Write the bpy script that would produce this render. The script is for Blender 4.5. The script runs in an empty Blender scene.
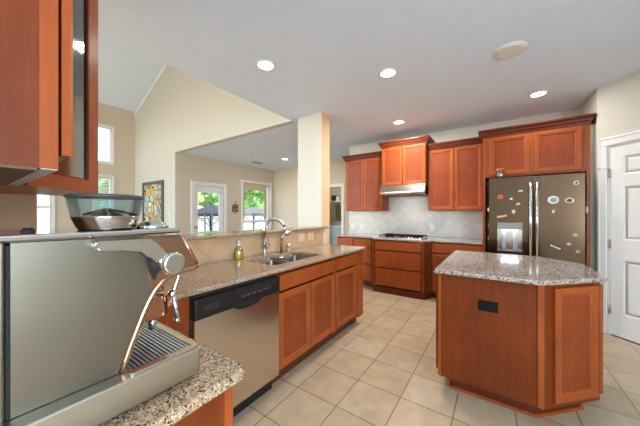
import bpy, bmesh, math, random
from mathutils import Vector, Matrix, noise
random.seed(7)
S = bpy.context.scene
COL = S.collection
PI = math.pi
R = math.radians

# ---------------------------------------------------------------- camera
cam_d = bpy.data.cameras.new('camera'); cam = bpy.data.objects.new('camera', cam_d); COL.objects.link(cam)
cam_d.sensor_width = 36.0
cam_d.lens = 257.0 / 640.0 * 36.0
cam_d.clip_start = 0.02
cam_d.shift_y = 0.0009
cam.location = (0, 0, 1.32)
cam.rotation_euler = (R(90), 0, R(34.6))
S.camera = cam

# ---------------------------------------------------------------- world, daylight, exposure
S.view_settings.view_transform = 'Standard'
S.view_settings.look = 'None'
S.view_settings.gamma = 1.0
S.view_settings.use_curve_mapping = False
S.view_settings.exposure = 0.5
W = bpy.data.worlds.new('sky'); S.world = W; W.use_nodes = True
wn = W.node_tree; wn.nodes.clear()
sky = wn.nodes.new('ShaderNodeTexSky'); sky.sky_type = 'NISHITA'; sky.sun_disc = False
sky.sun_elevation = R(50); sky.sun_rotation = R(200); sky.altitude = 200
bg = wn.nodes.new('ShaderNodeBackground'); bg.inputs[1].default_value = 0.9
wo = wn.nodes.new('ShaderNodeOutputWorld')
wn.links.new(sky.outputs[0], bg.inputs[0]); wn.links.new(bg.outputs[0], wo.inputs[0])

def area(name, loc, rot, sx, sy, power, col=(1, 1, 1)):
    d = bpy.data.lights.new(name, 'AREA'); d.shape = 'RECTANGLE'; d.size = sx; d.size_y = sy
    d.energy = power; d.color = col
    o = bpy.data.objects.new(name, d); COL.objects.link(o); o.location = loc; o.rotation_euler = rot
    return o
# fill lights added at unseen window openings, standing in for daylight
area('fill_east', (2.5, -1.4, 1.5), (R(105), 0, R(90)), 2.8, 1.8, 135, (0.72, 0.86, 1.0))
area('fill_great_room', (-5.2, -4.8, 2.0), (R(130), 0, 0), 4.8, 3.0, 60, (0.80, 0.90, 1.0))

# sun through the great room's tall south windows
sd = bpy.data.lights.new('sun', 'SUN'); sd.energy = 11.0; sd.angle = R(1.0); sd.color = (0.94, 0.97, 1.0)
so = bpy.data.objects.new('sun', sd); COL.objects.link(so); so.rotation_euler = (R(46), 0, R(8)); so.location = (-5, -9, 8)

# ---------------------------------------------------------------- materials
def lin(c):
    return tuple((v / 255 / 12.92 if v / 255 <= .04045 else ((v / 255 + .055) / 1.055) ** 2.4) for v in c) + (1.0,)
class Mat:
    def __init__(s, name):
        s.m = bpy.data.materials.new(name); s.m.use_nodes = True
        s.t = s.m.node_tree; s.p = s.t.nodes['Principled BSDF']; s.out = s.t.nodes['Material Output']
    def n(s, typ, **kw):
        nd = s.t.nodes.new(typ)
        for k, v in kw.items(): setattr(nd, k, v)
        return nd
    def l(s, a, b): s.t.links.new(a, b)
    def ramp(s, fac, stops):
        r = s.n('ShaderNodeValToRGB'); e = r.color_ramp.elements
        while len(e) < len(stops): e.new(0.5)
        for el, (p, c) in zip(e, stops): el.position = p; el.color = c
        s.l(fac, r.inputs[0]); return r.outputs[0]
    def mix(s, fac, a, b, mode='MIX'):
        x = s.n('ShaderNodeMix', data_type='RGBA', blend_type=mode)
        for sock, v in ((x.inputs[0], fac), (x.inputs[6], a), (x.inputs[7], b)):
            if hasattr(v, 'is_linked'): s.l(v, sock)
            else: sock.default_value = v
        return x.outputs[2]
def plain(name, c, rough=0.5, metal=0.0, noise_amt=0.06, scale=8.0, bump=0.0, bscale=60.0, coat=0.0):
    M = Mat(name)
    geo = M.n('ShaderNodeNewGeometry')
    nz = M.n('ShaderNodeTexNoise'); nz.inputs['Scale'].default_value = scale; nz.inputs['Detail'].default_value = 3
    M.l(geo.outputs['Position'], nz.inputs['Vector'])
    c = lin(c); d = tuple(max(0, v * (1 - noise_amt)) for v in c[:3]) + (1,); b = tuple(min(1, v * (1 + noise_amt)) for v in c[:3]) + (1,)
    M.l(M.ramp(nz.outputs[0], [(0.3, d), (0.7, b)]), M.p.inputs['Base Color'])
    M.p.inputs['Roughness'].default_value = rough; M.p.inputs['Metallic'].default_value = metal
    M.p.inputs['Coat Weight'].default_value = coat
    if bump:
        n2 = M.n('ShaderNodeTexNoise'); n2.inputs['Scale'].default_value = bscale
        M.l(geo.outputs['Position'], n2.inputs['Vector'])
        bp = M.n('ShaderNodeBump'); bp.inputs['Strength'].default_value = bump; bp.inputs['Distance'].default_value = 0.003
        M.l(n2.outputs[0], bp.inputs['Height']); M.l(bp.outputs[0], M.p.inputs['Normal'])
    return M.m
def wood(name, c, c2, rough=0.36, spec=0.25):
    M = Mat(name)
    tc = M.n('ShaderNodeTexCoord'); mp = M.n('ShaderNodeMapping'); mp.inputs['Scale'].default_value = (14, 14, 1.6)
    M.l(tc.outputs['Object'], mp.inputs[0])
    n1 = M.n('ShaderNodeTexNoise'); n1.inputs['Scale'].default_value = 3.0; n1.inputs['Detail'].default_value = 6; n1.inputs['Distortion'].default_value = 0.6
    M.l(mp.outputs[0], n1.inputs['Vector'])
    n2 = M.n('ShaderNodeTexNoise'); n2.inputs['Scale'].default_value = 3.0; n2.inputs['Detail'].default_value = 2
    M.l(tc.outputs['Object'], n2.inputs['Vector'])
    a = M.ramp(n1.outputs[0], [(0.3, lin(c2)), (0.7, lin(c))])
    dk = M.ramp(n2.outputs[0], [(0.3, (0.82, 0.80, 0.78, 1)), (0.7, (1.08, 1.06, 1.05, 1))])
    M.l(M.mix(1.0, a, dk, 'MULTIPLY'), M.p.inputs['Base Color'])
    M.p.inputs['Roughness'].default_value = rough; M.p.inputs['Specular IOR Level'].default_value = spec
    M.p.inputs['Coat Weight'].default_value = 0.06; M.p.inputs['Coat Roughness'].default_value = 0.25
    return M.m
def granite(name, light, mid, dark, grey, scale=130.0, rough=0.09):
    M = Mat(name)
    geo = M.n('ShaderNodeNewGeometry')
    v = M.n('ShaderNodeTexVoronoi'); v.inputs['Scale'].default_value = scale
    nz = M.n('ShaderNodeTexNoise'); nz.inputs['Scale'].default_value = scale * 0.6; nz.inputs['Detail'].default_value = 4
    off = M.n('ShaderNodeVectorMath', operation='MULTIPLY_ADD'); off.inputs[1].default_value = (0.012, 0.012, 0.012)
    M.l(geo.outputs['Position'], nz.inputs['Vector'])
    M.l(nz.outputs['Color'], off.inputs[0]); M.l(geo.outputs['Position'], off.inputs[2])
    M.l(off.outputs[0], v.inputs['Vector'])
    sep = M.n('ShaderNodeSeparateColor'); M.l(v.outputs['Color'], sep.inputs[0])
    a = M.ramp(sep.outputs[0], [(0.11, lin(dark)), (0.20, lin(mid)), (0.5, lin(light)), (0.72, lin(grey)), (1.0, lin((min(255, light[0] + 45), min(255, light[1] + 48), min(255, light[2] + 52))))])
    for e in M.t.nodes:
        if e.type == 'VALTORGB': e.color_ramp.interpolation = 'LINEAR'
    big = M.n('ShaderNodeTexNoise'); big.inputs['Scale'].default_value = 5.0; big.inputs['Detail'].default_value = 2
    M.l(geo.outputs['Position'], big.inputs['Vector'])
    b = M.ramp(big.outputs[0], [(0.42, (1.0, 0.93, 0.84, 1)), (0.62, (0.98, 1.0, 1.04, 1))])
    M.l(M.mix(1.0, a, b, 'MULTIPLY'), M.p.inputs['Base Color'])
    M.p.inputs['Roughness'].default_value = rough
    return M.m
def tiles(name, c1, c2, grout, size, axes, angle=0.0, off=(0, 0), rough=0.3, mort=0.006, blotch=(0.9, 1.06), vein=None):
    """square tiles laid in the plane of two world axes"""
    M = Mat(name)
    geo = M.n('ShaderNodeNewGeometry'); sp = M.n('ShaderNodeSeparateXYZ'); M.l(geo.outputs['Position'], sp.inputs[0])
    cb = M.n('ShaderNodeCombineXYZ'); M.l(sp.outputs[axes[0]], cb.inputs[0]); M.l(sp.outputs[axes[1]], cb.inputs[1])
    sub = M.n('ShaderNodeVectorMath', operation='SUBTRACT'); sub.inputs[1].default_value = (off[0], off[1], 0); M.l(cb.outputs[0], sub.inputs[0])
    rot = M.n('ShaderNodeVectorRotate', rotation_type='Z_AXIS'); rot.inputs['Angle'].default_value = angle; M.l(sub.outputs[0], rot.inputs['Vector'])
    mv = M.n('ShaderNodeVectorMath', operation='ADD'); mv.inputs[1].default_value = (size * 40, size * 40, 0); M.l(rot.outputs[0], mv.inputs[0])
    br = M.n('ShaderNodeTexBrick'); br.offset = 0.0; br.squash = 1.0
    br.inputs['Scale'].default_value = 1.0; br.inputs['Brick Width'].default_value = size; br.inputs['Row Height'].default_value = size
    br.inputs['Mortar Size'].default_value = mort * 0.5; br.inputs['Mortar Smooth'].default_value = 0.1; br.inputs['Bias'].default_value = 0
    br.inputs['Color1'].default_value = lin(c1); br.inputs['Color2'].default_value = lin(c2); br.inputs['Mortar'].default_value = lin(grout)
    M.l(mv.outputs[0], br.inputs['Vector'])
    nz = M.n('ShaderNodeTexNoise'); nz.inputs['Scale'].default_value = 7.0; nz.inputs['Detail'].default_value = 5; nz.inputs['Distortion'].default_value = 0.8
    M.l(geo.outputs['Position'], nz.inputs['Vector'])
    lo, hi = blotch
    bl = M.ramp(nz.outputs[0], [(0.32, (lo, lo, lo * 0.99, 1)), (0.68, (hi, hi, hi, 1))])
    col = M.mix(1.0, br.outputs['Color'], bl, 'MULTIPLY')
    M.l(col, M.p.inputs['Base Color'])
    M.p.inputs['Roughness'].default_value = rough
    inv = M.n('ShaderNodeMath', operation='SUBTRACT'); inv.inputs[0].default_value = 1.0; M.l(br.outputs['Fac'], inv.inputs[1])
    bp = M.n('ShaderNodeBump'); bp.inputs['Strength'].default_value = 0.5; bp.inputs['Distance'].default_value = 0.002
    M.l(inv.outputs[0], bp.inputs['Height']); M.l(bp.outputs[0], M.p.inputs['Normal'])
    return M.m
def steel(name, c, rough=0.28, stretch=(1, 1, 60), aniso=0.0):
    M = Mat(name)
    tc = M.n('ShaderNodeTexCoord'); mp = M.n('ShaderNodeMapping'); mp.inputs['Scale'].default_value = stretch
    M.l(tc.outputs['Object'], mp.inputs[0])
    nz = M.n('ShaderNodeTexNoise'); nz.inputs['Scale'].default_value = 6.0; nz.inputs['Detail'].default_value = 3; M.l(mp.outputs[0], nz.inputs['Vector'])
    c = lin(c)
    M.l(M.ramp(nz.outputs[0], [(0.3, tuple(v * 0.95 for v in c[:3]) + (1,)), (0.7, c)]), M.p.inputs['Base Color'])
    M.p.inputs['Metallic'].default_value = 1.0
    r = M.n('ShaderNodeMapRange'); r.inputs[3].default_value = rough * 0.85; r.inputs[4].default_value = rough * 1.15
    M.l(nz.outputs[0], r.inputs[0]); M.l(r.outputs[0], M.p.inputs['Roughness'])
    return M.m
def glass(name, tint=(1, 1, 1, 1), refl=0.12, rough=0.02, density=0.0):
    M = Mat(name); M.t.nodes.remove(M.p)
    tr = M.n('ShaderNodeBsdfTransparent'); tr.inputs[0].default_value = tint
    gl = M.n('ShaderNodeBsdfGlossy'); gl.inputs['Roughness'].default_value = rough
    fr = M.n('ShaderNodeLayerWeight'); fr.inputs[0].default_value = 0.25
    mr = M.n('ShaderNodeMapRange'); mr.inputs[3].default_value = refl * 0.5; mr.inputs[4].default_value = min(1, refl * 4); M.l(fr.outputs['Fresnel'], mr.inputs[0])
    mx = M.n('ShaderNodeMixShader'); M.l(mr.outputs[0], mx.inputs[0]); M.l(tr.outputs[0], mx.inputs[1]); M.l(gl.outputs[0], mx.inputs[2])
    M.l(mx.outputs[0], M.out.inputs[0])
    return M.m
def emit(name, c, s):
    M = Mat(name); M.p.inputs['Base Color'].default_value = lin(c)
    M.p.inputs['Emission Color'].default_value = lin(c); M.p.inputs['Emission Strength'].default_value = s
    return M.m

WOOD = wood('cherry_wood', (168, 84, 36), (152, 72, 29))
WOOD_SHADED = wood('cherry_wood_shaded', (124, 56, 20), (112, 48, 16), 0.46, 0.2)  # darker copy of the cherry wood; weaker light is put into its colour
WOODP = wood('cherry_wood_panel', (148, 68, 30), (132, 58, 24))
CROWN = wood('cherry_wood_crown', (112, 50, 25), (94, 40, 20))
TOE = plain('dark_stained_wood', (92, 44, 24), 0.5)
UNDER = plain('cabinet_underside', (104, 72, 52), 0.6)
PALE = plain('pale_edge', (190, 186, 182), 0.5)
GRAN = granite('granite_tan', (184, 154, 120), (134, 106, 80), (50, 40, 35), (166, 150, 134), scale=270.0)
GRANI = granite('granite_grey', (184, 170, 158), (128, 110, 100), (36, 32, 30), (172, 166, 162), scale=170)
FLOOR = tiles('floor_tile', (199, 177, 147), (191, 167, 135), (142, 120, 96), 0.336, (0, 1), 0, (-1.245, 2.184), rough=0.16, mort=0.008)
BSP = tiles('backsplash_tile_tan', (200, 166, 130), (192, 157, 121), (172, 142, 112), 0.305, (1, 2), PI / 4, (1.26, 0.905), rough=0.35, mort=0.006)
BSPG = tiles('backsplash_tile_grey', (222, 218, 213), (206, 203, 199), (232, 229, 224), 0.29, (0, 2), PI / 4, (-1.33, 0.92), rough=0.25, mort=0.005, blotch=(0.92, 1.05))
W_CREAM = plain('paint_cream', (210, 206, 194), 0.7, noise_amt=0.01, bump=0.12, bscale=90)
W_TAN = plain('paint_tan', (214, 200, 180), 0.7, noise_amt=0.01, bump=0.12, bscale=90)
W_CEIL = plain('paint_ceiling', (227, 238, 252), 0.8, noise_amt=0.01, bump=0.2, bscale=70)
WHITE = plain('white_gloss_paint', (236, 236, 236), 0.35, noise_amt=0.01)
WPLAST = plain('white_plastic', (232, 228, 220), 0.4, noise_amt=0.01)
STEEL = steel('stainless', (216, 204, 190), 0.22)
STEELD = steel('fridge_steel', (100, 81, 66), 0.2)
STEELB = steel('machine_steel', (134, 128, 115), 0.34, (60, 1, 1))
CHROME = steel('chrome', (225, 224, 222), 0.09, (1, 1, 1))
POL = steel('polished_steel', (200, 184, 168), 0.13, (1, 1, 1))
NICKEL = steel('brushed_nickel', (204, 196, 186), 0.28, (1, 1, 1))
BRONZE = steel('bronze', (120, 98, 78), 0.32, (1, 1, 1))
BLACK = plain('black_plastic', (26, 25, 25), 0.35)
BLKM = plain('black_iron', (22, 20, 19), 0.6); BLKM.node_tree.nodes['Principled BSDF'].inputs['Specular IOR Level'].default_value = 0.15
DGREY = plain('dark_grey', (66, 64, 62), 0.45)
GREY = plain('mid_grey', (150, 150, 148), 0.45)
NAVY = plain('tray_dark', (38, 44, 58), 0.4)
SLAT = steel('grille_steel', (216, 222, 230), 0.35, (1, 1, 1))
STEELL = steel('base_steel', (196, 190, 178), 0.30, (60, 1, 1))
STEEL_REFL = steel('steel_wood_reflection', (192, 152, 128), 0.16, (1, 1, 1))  # brown tint stands for cabinet wood reflected in plain steel
ALMOND = plain('almond_plastic', (216, 190, 158), 0.4, noise_amt=0.01)
DSTEEL = steel('sink_steel', (150, 140, 130), 0.25, (1, 1, 1))
STEEL_REFL_RED = steel('steel_wood_reflection_red', (206, 150, 126), 0.12, (1, 1, 1))  # redder tint, the wood's reflection painted into the steel
RUB = plain('black_rubber', (20, 20, 20), 0.8)
GLASS = glass('window_glass', (0.96, 0.98, 0.98, 1), 0.10)
CABGLASS = glass('cabinet_glass', (0.80, 0.83, 0.80, 1), 0.55, 0.06)
SMOKE = glass('smoked_glass', (0.86, 0.95, 0.98, 1), 0.12, 0.03)
CLEAR = glass('clear_plastic', (0.90, 0.92, 0.92, 1), 0.34, 0.10)
LAMP = emit('lamp_white', (255, 246, 230), 9.0)
LAMPD = plain('lamp_trim', (235, 234, 232), 0.4)

# ---------------------------------------------------------------- mesh helpers
def NB(): return bmesh.new()
def box(bm, x0, x1, y0, y1, z0, z1, bev=0.0, seg=1):
    b = bmesh.new(); bmesh.ops.create_cube(b, size=1.0)
    for v in b.verts: v.co = Vector(((x0 + x1) / 2 + v.co.x * (x1 - x0), (y0 + y1) / 2 + v.co.y * (y1 - y0), (z0 + z1) / 2 + v.co.z * (z1 - z0)))
    if bev: bmesh.ops.bevel(b, geom=list(b.edges), offset=bev, segments=seg, affect='EDGES', profile=0.5)
    return merge(bm, b)
def merge(bm, b, mtx=None):
    if mtx is not None: bmesh.ops.transform(b, matrix=mtx, verts=b.verts)
    vs = [bm.verts.new(v.co) for v in b.verts]
    b.verts.index_update()
    for f in b.faces:
        try: nf = bm.faces.new([vs[v.index] for v in f.verts]); nf.smooth = f.smooth
        except ValueError: pass
    b.free(); return bm
def lathe(bm, prof, n=24, mtx=None, cap0=True, cap1=True):
    """prof: (r, z) pairs bottom to top"""
    b = bmesh.new(); rings = []
    for r, z in prof:
        rings.append([b.verts.new((r * math.cos(2 * PI * i / n), r * math.sin(2 * PI * i / n), z)) for i in range(n)])
    for a, c in zip(rings, rings[1:]):
        for i in range(n):
            f = b.faces.new((a[i], a[(i + 1) % n], c[(i + 1) % n], c[i])); f.smooth = True
    if cap0: b.faces.new(rings[0][::-1])
    if cap1: b.faces.new(rings[-1])
    return merge(bm, b, mtx)
def T(x, y, z): return Matrix.Translation((x, y, z))
def cyl(bm, x, y, z0, z1, r, n=20, bev=0.0):
    if bev: prof = [(r - bev, z0), (r, z0 + bev), (r, z1 - bev), (r - bev, z1)]
    else: prof = [(r, z0), (r, z1)]
    return lathe(bm, prof, n, T(x, y, 0))
def rod(bm, p, q, r, n=12, r2=None):
    p = Vector(p); q = Vector(q); d = q - p
    m = T(*p) @ d.to_track_quat('Z', 'Y').to_matrix().to_4x4()
    return lathe(bm, [(r, 0), (r if r2 is None else r2, d.length)], n, m)
def tube(bm, pts, r, n=10, closed=False):
    pts = [Vector(p) for p in pts]; rr = r if isinstance(r, (list, tuple)) else [r] * len(pts)
    b = bmesh.new(); rings = []; up = None
    for i, p in enumerate(pts):
        d = (pts[min(i + 1, len(pts) - 1)] - pts[max(i - 1, 0)]).normalized()
        if up is None:
            up = Vector((0, 0, 1)) if abs(d.z) < 0.9 else Vector((1, 0, 0))
        s = d.cross(up).normalized(); up = s.cross(d).normalized()
        rings.append([b.verts.new(p + (s * math.cos(2 * PI * k / n) + up * math.sin(2 * PI * k / n)) * rr[i]) for k in range(n)])
    for a, c in zip(rings, rings[1:]):
        for k in range(n):
            f = b.faces.new((a[k], a[(k + 1) % n], c[(k + 1) % n], c[k])); f.smooth = True
    b.faces.new(rings[0][::-1]); b.faces.new(rings[-1])
    return merge(bm, b)
def inset_poly(pts, d):
    n = len(pts); out = []
    ar = sum(pts[i][0] * pts[(i + 1) % n][1] - pts[(i + 1) % n][0] * pts[i][1] for i in range(n))
    sg = 1 if ar > 0 else -1
    for i in range(n):
        p0 = Vector(pts[i - 1]); p1 = Vector(pts[i]); p2 = Vector(pts[(i + 1) % n])
        e1 = (p1 - p0).normalized(); e2 = (p2 - p1).normalized()
        n1 = Vector((-e1.y, e1.x)) * sg; n2 = Vector((-e2.y, e2.x)) * sg
        k = 1 + n1.dot(n2)
        out.append(tuple(p1 + (n1 + n2) * (d / k if k > 1e-4 else 0)))
    return out
def prism(bm, outer, h0, h1, holes=(), fn=None, edge=0.0):
    """extrude a polygon (with holes) from h0 to h1; fn maps (u, v, w) to xyz"""
    fn = fn or (lambda u, v, w: (u, v, w))
    b = bmesh.new()
    layers = [(outer, h0), (outer, h1)]
    if edge: layers = [(inset_poly(outer, edge), h0), (outer, h0 + edge), (outer, h1 - edge), (inset_poly(outer, edge * 0.4), h1 - edge * 0.4), (inset_poly(outer, edge), h1)]
    rings = [[b.verts.new((p[0], p[1], h)) for p in pl] for pl, h in layers]
    n = len(outer)
    for a, c in zip(rings, rings[1:]):
        for i in range(n): b.faces.new((a[i], a[(i + 1) % n], c[(i + 1) % n], c[i]))
    hr = []
    for h in holes:
        lo = [b.verts.new((p[0], p[1], h0)) for p in h]; hi = [b.verts.new((p[0], p[1], h1)) for p in h]
        for i in range(len(h)): b.faces.new((lo[i], hi[i], hi[(i + 1) % len(h)], lo[(i + 1) % len(h)]))
        hr.append((lo, hi))
    for side, ring in ((0, rings[0]), (1, rings[-1])):
        if not holes:
            b.faces.new(ring if side else ring[::-1])
        else:
            es = []
            for loop in [ring] + [h[side] for h in hr]:
                for i in range(len(loop)):
                    e = b.edges.get((loop[i], loop[(i + 1) % len(loop)]))
                    es.append(e)
            bmesh.ops.triangle_fill(b, use_beauty=True, use_dissolve=False, edges=es)
    for v in b.verts: v.co = Vector(fn(*v.co))
    bmesh.ops.recalc_face_normals(b, faces=b.faces)
    return merge(bm, b)
def rrect(x0, x1, y0, y1, r, n=4):
    pts = []
    for cx, cy, a in ((x1 - r, y1 - r, 0), (x0 + r, y1 - r, 90), (x0 + r, y0 + r, 180), (x1 - r, y0 + r, 270)):
        for i in range(n + 1):
            t = R(a + 90 * i / n); pts.append((cx + r * math.cos(t), cy + r * math.sin(t)))
    return pts
def rect(x0, x1, y0, y1): return [(x0, y0), (x1, y0), (x1, y1), (x0, y1)]

def obj(name, bm, mat, parent=None, label=None, kind=None):
    bmesh.ops.recalc_face_normals(bm, faces=bm.faces)
    me = bpy.data.meshes.new(name); bm.to_mesh(me); bm.free()
    o = bpy.data.objects.new(name, me); COL.objects.link(o); me.materials.append(mat)
    if parent is not None: o.parent = parent
    if label: o['label'] = label
    if kind: o['kind'] = kind
    return o
def thing(name, label, cat, loc=(0, 0, 0), rz=0.0, group=None):
    o = bpy.data.objects.new(name, None); COL.objects.link(o); o.empty_display_size = 0.1
    o.location = loc; o.rotation_euler = (0, 0, rz); o['label'] = label; o['category'] = cat
    if group: o['group'] = group
    return o
def tag(o, label, cat, group=None, kind=None):
    o['label'] = label; o['category'] = cat
    if group: o['group'] = group
    if kind: o['kind'] = kind
    return o
def wobj(name, bm, mat, root, label=None):
    """a part modelled in world coordinates under an unrotated root"""
    bmesh.ops.translate(bm, vec=-Vector(root.location), verts=bm.verts)
    return obj(name, bm, mat, root, label)
def center(o):
    """move a one-mesh thing's origin to its base centre"""
    me = o.data; xs = [v.co for v in me.vertices]
    c = Vector(((min(v.x for v in xs) + max(v.x for v in xs)) / 2, (min(v.y for v in xs) + max(v.y for v in xs)) / 2, min(v.z for v in xs)))
    me.transform(Matrix.Translation(-c)); o.location = o.location + c
    return o
def dup(root, loc, label=None, rz=None):
    r = root.copy(); COL.objects.link(r); r.location = loc
    if rz is not None: r.rotation_euler = (0, 0, rz)
    if label: r['label'] = label
    for ch in list(root.children):
        c = ch.copy(); COL.objects.link(c); c.parent = r
        for g in list(ch.children):
            d = g.copy(); COL.objects.link(d); d.parent = c
    return r
def struct(name, bm, mat, parent=None):
    o = obj(name, bm, mat, parent)
    if parent is None: o['kind'] = 'structure'
    return o
def sroot(name, loc=(0, 0, 0), rz=0):
    o = bpy.data.objects.new(name, None); COL.objects.link(o); o.location = loc; o.rotation_euler = (0, 0, rz); o['kind'] = 'structure'
    return o
FX = lambda x: (lambda u, v, w: (w, u, v))     # polygon in (y, z), extruded along x
FY = lambda u, v, w: (u, w, v)                 # polygon in (x, z), extruded along y
FXX = lambda u, v, w: (w, u, v)

# ---------------------------------------------------------------- the setting
H = 2.745
struct('floor', box(NB(), -8.5, 2.7, -5.1, 7.6, -0.1, 0.0), FLOOR)
b = NB(); box(b, -2.6, 2.7, -3.6, 3.12, H, H + 0.12); box(b, -6.25, 2.7, 3.12, 7.6, H, H + 0.12)
struct('ceiling', b, W_CEIL)
# great room: tall end wall over the nook opening, sloping vault, window wall
struct('wall_great_room_end', prism(NB(), [(-8.4, 0), (-6.15, 0), (-6.15, H), (-2.6, H), (-2.6, 6.69), (-8.4, 4.17)], 3.0, 3.12, fn=FY), W_CREAM)
struct('ceiling_vault', prism(NB(), [(-8.5, 4.13), (-2.5, 6.735), (-2.5, 6.86), (-8.5, 4.25)], -5.1, 3.0, fn=FY), W_CEIL)
struct('trim_vault', prism(NB(), [(-8.4, 4.04), (-2.6, 6.56), (-2.6, 6.68), (-8.4, 4.16)], 2.98, 2.9995, fn=FY), WHITE)
struct('wall_above_kitchen', box(NB(), -2.6, -2.5, -5.1, 3.0, H + 0.12, 6.7), W_CREAM)
gw_holes = [(1.10, 1.36, 0.60, 2.27), (2.12, 2.47, 0.60, 2.27), (1.10, 1.36, 2.66, 3.57), (2.12, 2.47, 2.66, 3.57)]
struct('wall_great_room_window', prism(NB(), rect(-5.1, 3.0, 0, 4.22), -8.5, -8.4, [rect(*h) for h in gw_holes], FXX), W_TAN)
struct('wall_great_room_back', prism(NB(), rect(-8.4, -2.08, 0, 6.8), -5.1, -5.0, [rect(-7.6, -2.8, 0.6, 4.1)], FY), W_CREAM)
# breakfast nook: door and window wall, end wall with laundry doorway
struct('wall_nook', prism(NB(), rect(3.12, 6.26, 0, H), -6.25, -6.15, [rect(3.45, 4.29, 0.0, 2.03), rect(4.92, 6.0, 0.78, 2.24)], FXX), W_TAN)
struct('wall_hall', prism(NB(), rect(-6.15, -1.2, 0, H), 6.16, 6.26, [rect(-4.30, -3.53, 0.0, 2.06)], FY), W_TAN)
b = NB(); box(b, -4.9, -2.6, 7.5, 7.6, 0, H); box(b, -5.0, -4.9, 6.26, 7.6, 0, H); box(b, -2.6, -2.5, 6.26, 7.6, 0, H)
struct('wall_laundry', b, W_TAN)
# cooking wall, fridge side wall, pantry corner
struct('wall_stove', box(NB(), -2.59, 0.93, 4.86, 4.98, 0, H), W_CREAM)
struct('wall_hall_side', box(NB(), -1.3, -1.2, 4.98, 6.16, 0, H), W_TAN)
b = NB(); box(b, 0.93, 1.05, 4.19, 4.98, 0, H); box(b, 0.8865, 0.93, 4.26, 4.86, 0, 2.36)  # second box is filler, added so the gap beside the fridge panel looks lighter
struct('wall_fridge_side', b, W_CREAM)
pantry = sroot('wall_pantry', (0.93, 4.185, 0), R(-45))
struct('wall_panel', prism(NB(), rect(0, 2.36, 0, H), 0.0, 0.1, [rect(0.098, 0.868, 0, 2.06)], FY), W_CREAM, pantry)
struct('wall_east', prism(NB(), rect(-3.6, 2.52, 0, H), 2.6, 2.7, [rect(-2.8, 0.0, 0.55, 2.45)], FXX), W_CREAM)
struct('wall_south', box(NB(), -0.45, 2.6, -3.6, -3.5, 0, H), W_CREAM)
struct('wall_behind_counter', box(NB(), -2.08, -0.45, -0.32, -0.19, 0, H), W_CREAM)
struct('wall_south_return', box(NB(), -0.58, -0.45, -3.6, -0.32, 0, H), W_CREAM)
b = NB(); box(b, -2.08, -1.93, -0.19, 0.256, 0, H); box(b, -2.08, -1.93, 0.256, 0.39, 1.45, H)
struct('wall_stub', b, W_CREAM)
b = NB(); box(b, -2.08, -2.0, -5.1, -0.32, 0, H)
struct('wall_great_room_side', b, W_CREAM)
struct('wall_column_side', box(NB(), -2.0298, -2.024, 2.98, 3.18, 0, H), plain('paint_peach', (226, 186, 142), 0.7, noise_amt=0.01))
struct('wall_half', box(NB(), -2.10, -1.95, 0.256, 2.98, 0, 1.117), W_TAN)
struct('wall_column', box(NB(), -2.46, -2.03, 2.98, 3.18, 0, H), W_CREAM)
struct('wall_tiles_sink', box(NB(), -1.95, -1.938, 0.256, 2.885, 0.916, 1.117), BSP)
struct('wall_tiles_corner', box(NB(), -1.93, -1.92, -0.19, 0.256, 0.916, 1.415), BSP)
struct('wall_tiles_stove', box(NB(), -2.59, -0.165, 4.848, 4.86, 0.916, 1.85), BSPG)

# pantry door, casing and hinges
t = sroot('trim_pantry_door', (0.93, 4.185, 0), R(-45))
b = NB()
box(b, 0.015, 0.098, -0.022, 0.0, 0, 2.06, 0.006); box(b, 0.025, 0.045, -0.03, -0.02, 0, 2.145, 0.005)
box(b, 0.868, 0.951, -0.022, 0.0, 0, 2.06, 0.006); box(b, 0.921, 0.941, -0.03, -0.02, 0, 2.145, 0.005)
box(b, 0.015, 0.951, -0.022, 0.0, 2.06, 2.155, 0.006); box(b, 0.025, 0.941, -0.03, -0.02, 2.125, 2.145, 0.005)
struct('casing', b, WHITE, t)
b = NB(); box(b, 0.0985, 0.112, 0.0, 0.09, 0, 2.0595); box(b, 0.854, 0.8675, 0.0, 0.09, 0, 2.0595); box(b, 0.112, 0.854, 0.0, 0.09, 2.047, 2.0595)
struct('jamb', b, WHITE, t)
def panel_front(bm, w, h, panels, thick, y0, depth=0.008, bead=0.014):
    """door leaf facing -y with moulded panels; y0 = front plane"""
    holes = [rect(*p) for p in panels]
    prism(bm, rect(0, w, 0, h), y0, y0 + depth, holes, FY)
    for x0, x1, z0, z1 in panels:
        b = bmesh.new()
        rings = []
        for ins, y in ((0, y0), (bead, y0 + depth), (bead + 0.02, y0 + depth), (bead + 0.035, y0 + depth * 0.35)):
            rings.append([b.verts.new((px, y, pz)) for px, pz in ((x0 + ins, z0 + ins), (x1 - ins, z0 + ins), (x1 - ins, z1 - ins), (x0 + ins, z1 - ins))])
        for a, c in zip(rings, rings[1:]):
            for i in range(4): b.faces.new((a[i], a[(i + 1) % 4], c[(i + 1) % 4], c[i]))
        b.faces.new(rings[-1]); merge(bm, b)
    box(bm, 0, w, y0 + depth, y0 + thick, 0, h)
t = sroot('door_1', (0.93, 4.185, 0), R(-45))
b = NB(); w = 0.736; cols = [(0.105, 0.325), (0.411, 0.631)]
panel_front(b, w, 2.028, [(x0, x1, z0, z1) for x0, x1 in cols for z0, z1 in ((0.24, 0.82), (1.03, 1.60), (1.72, 1.92))], 0.035, 0.0)
bmesh.ops.translate(b, vec=(0.115, 0.004, 0.012), verts=b.verts)
struct('door_leaf', b, WHITE, t)
for z in (0.28, 0.99, 1.76):
    b = NB(); box(b, 0.100, 0.124, -0.006, 0.003, z - 0.045, z + 0.045); cyl(b, 0.112, -0.008, z - 0.05, z + 0.05, 0.006)
    struct('hinge', b, NICKEL, t)
b = NB(); rod(b, (0.112, -0.008, 1.81), (0.075, -0.07, 1.81), 0.004); rod(b, (0.075, -0.07, 1.81), (0.065, -0.085, 1.81), 0.009)
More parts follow.
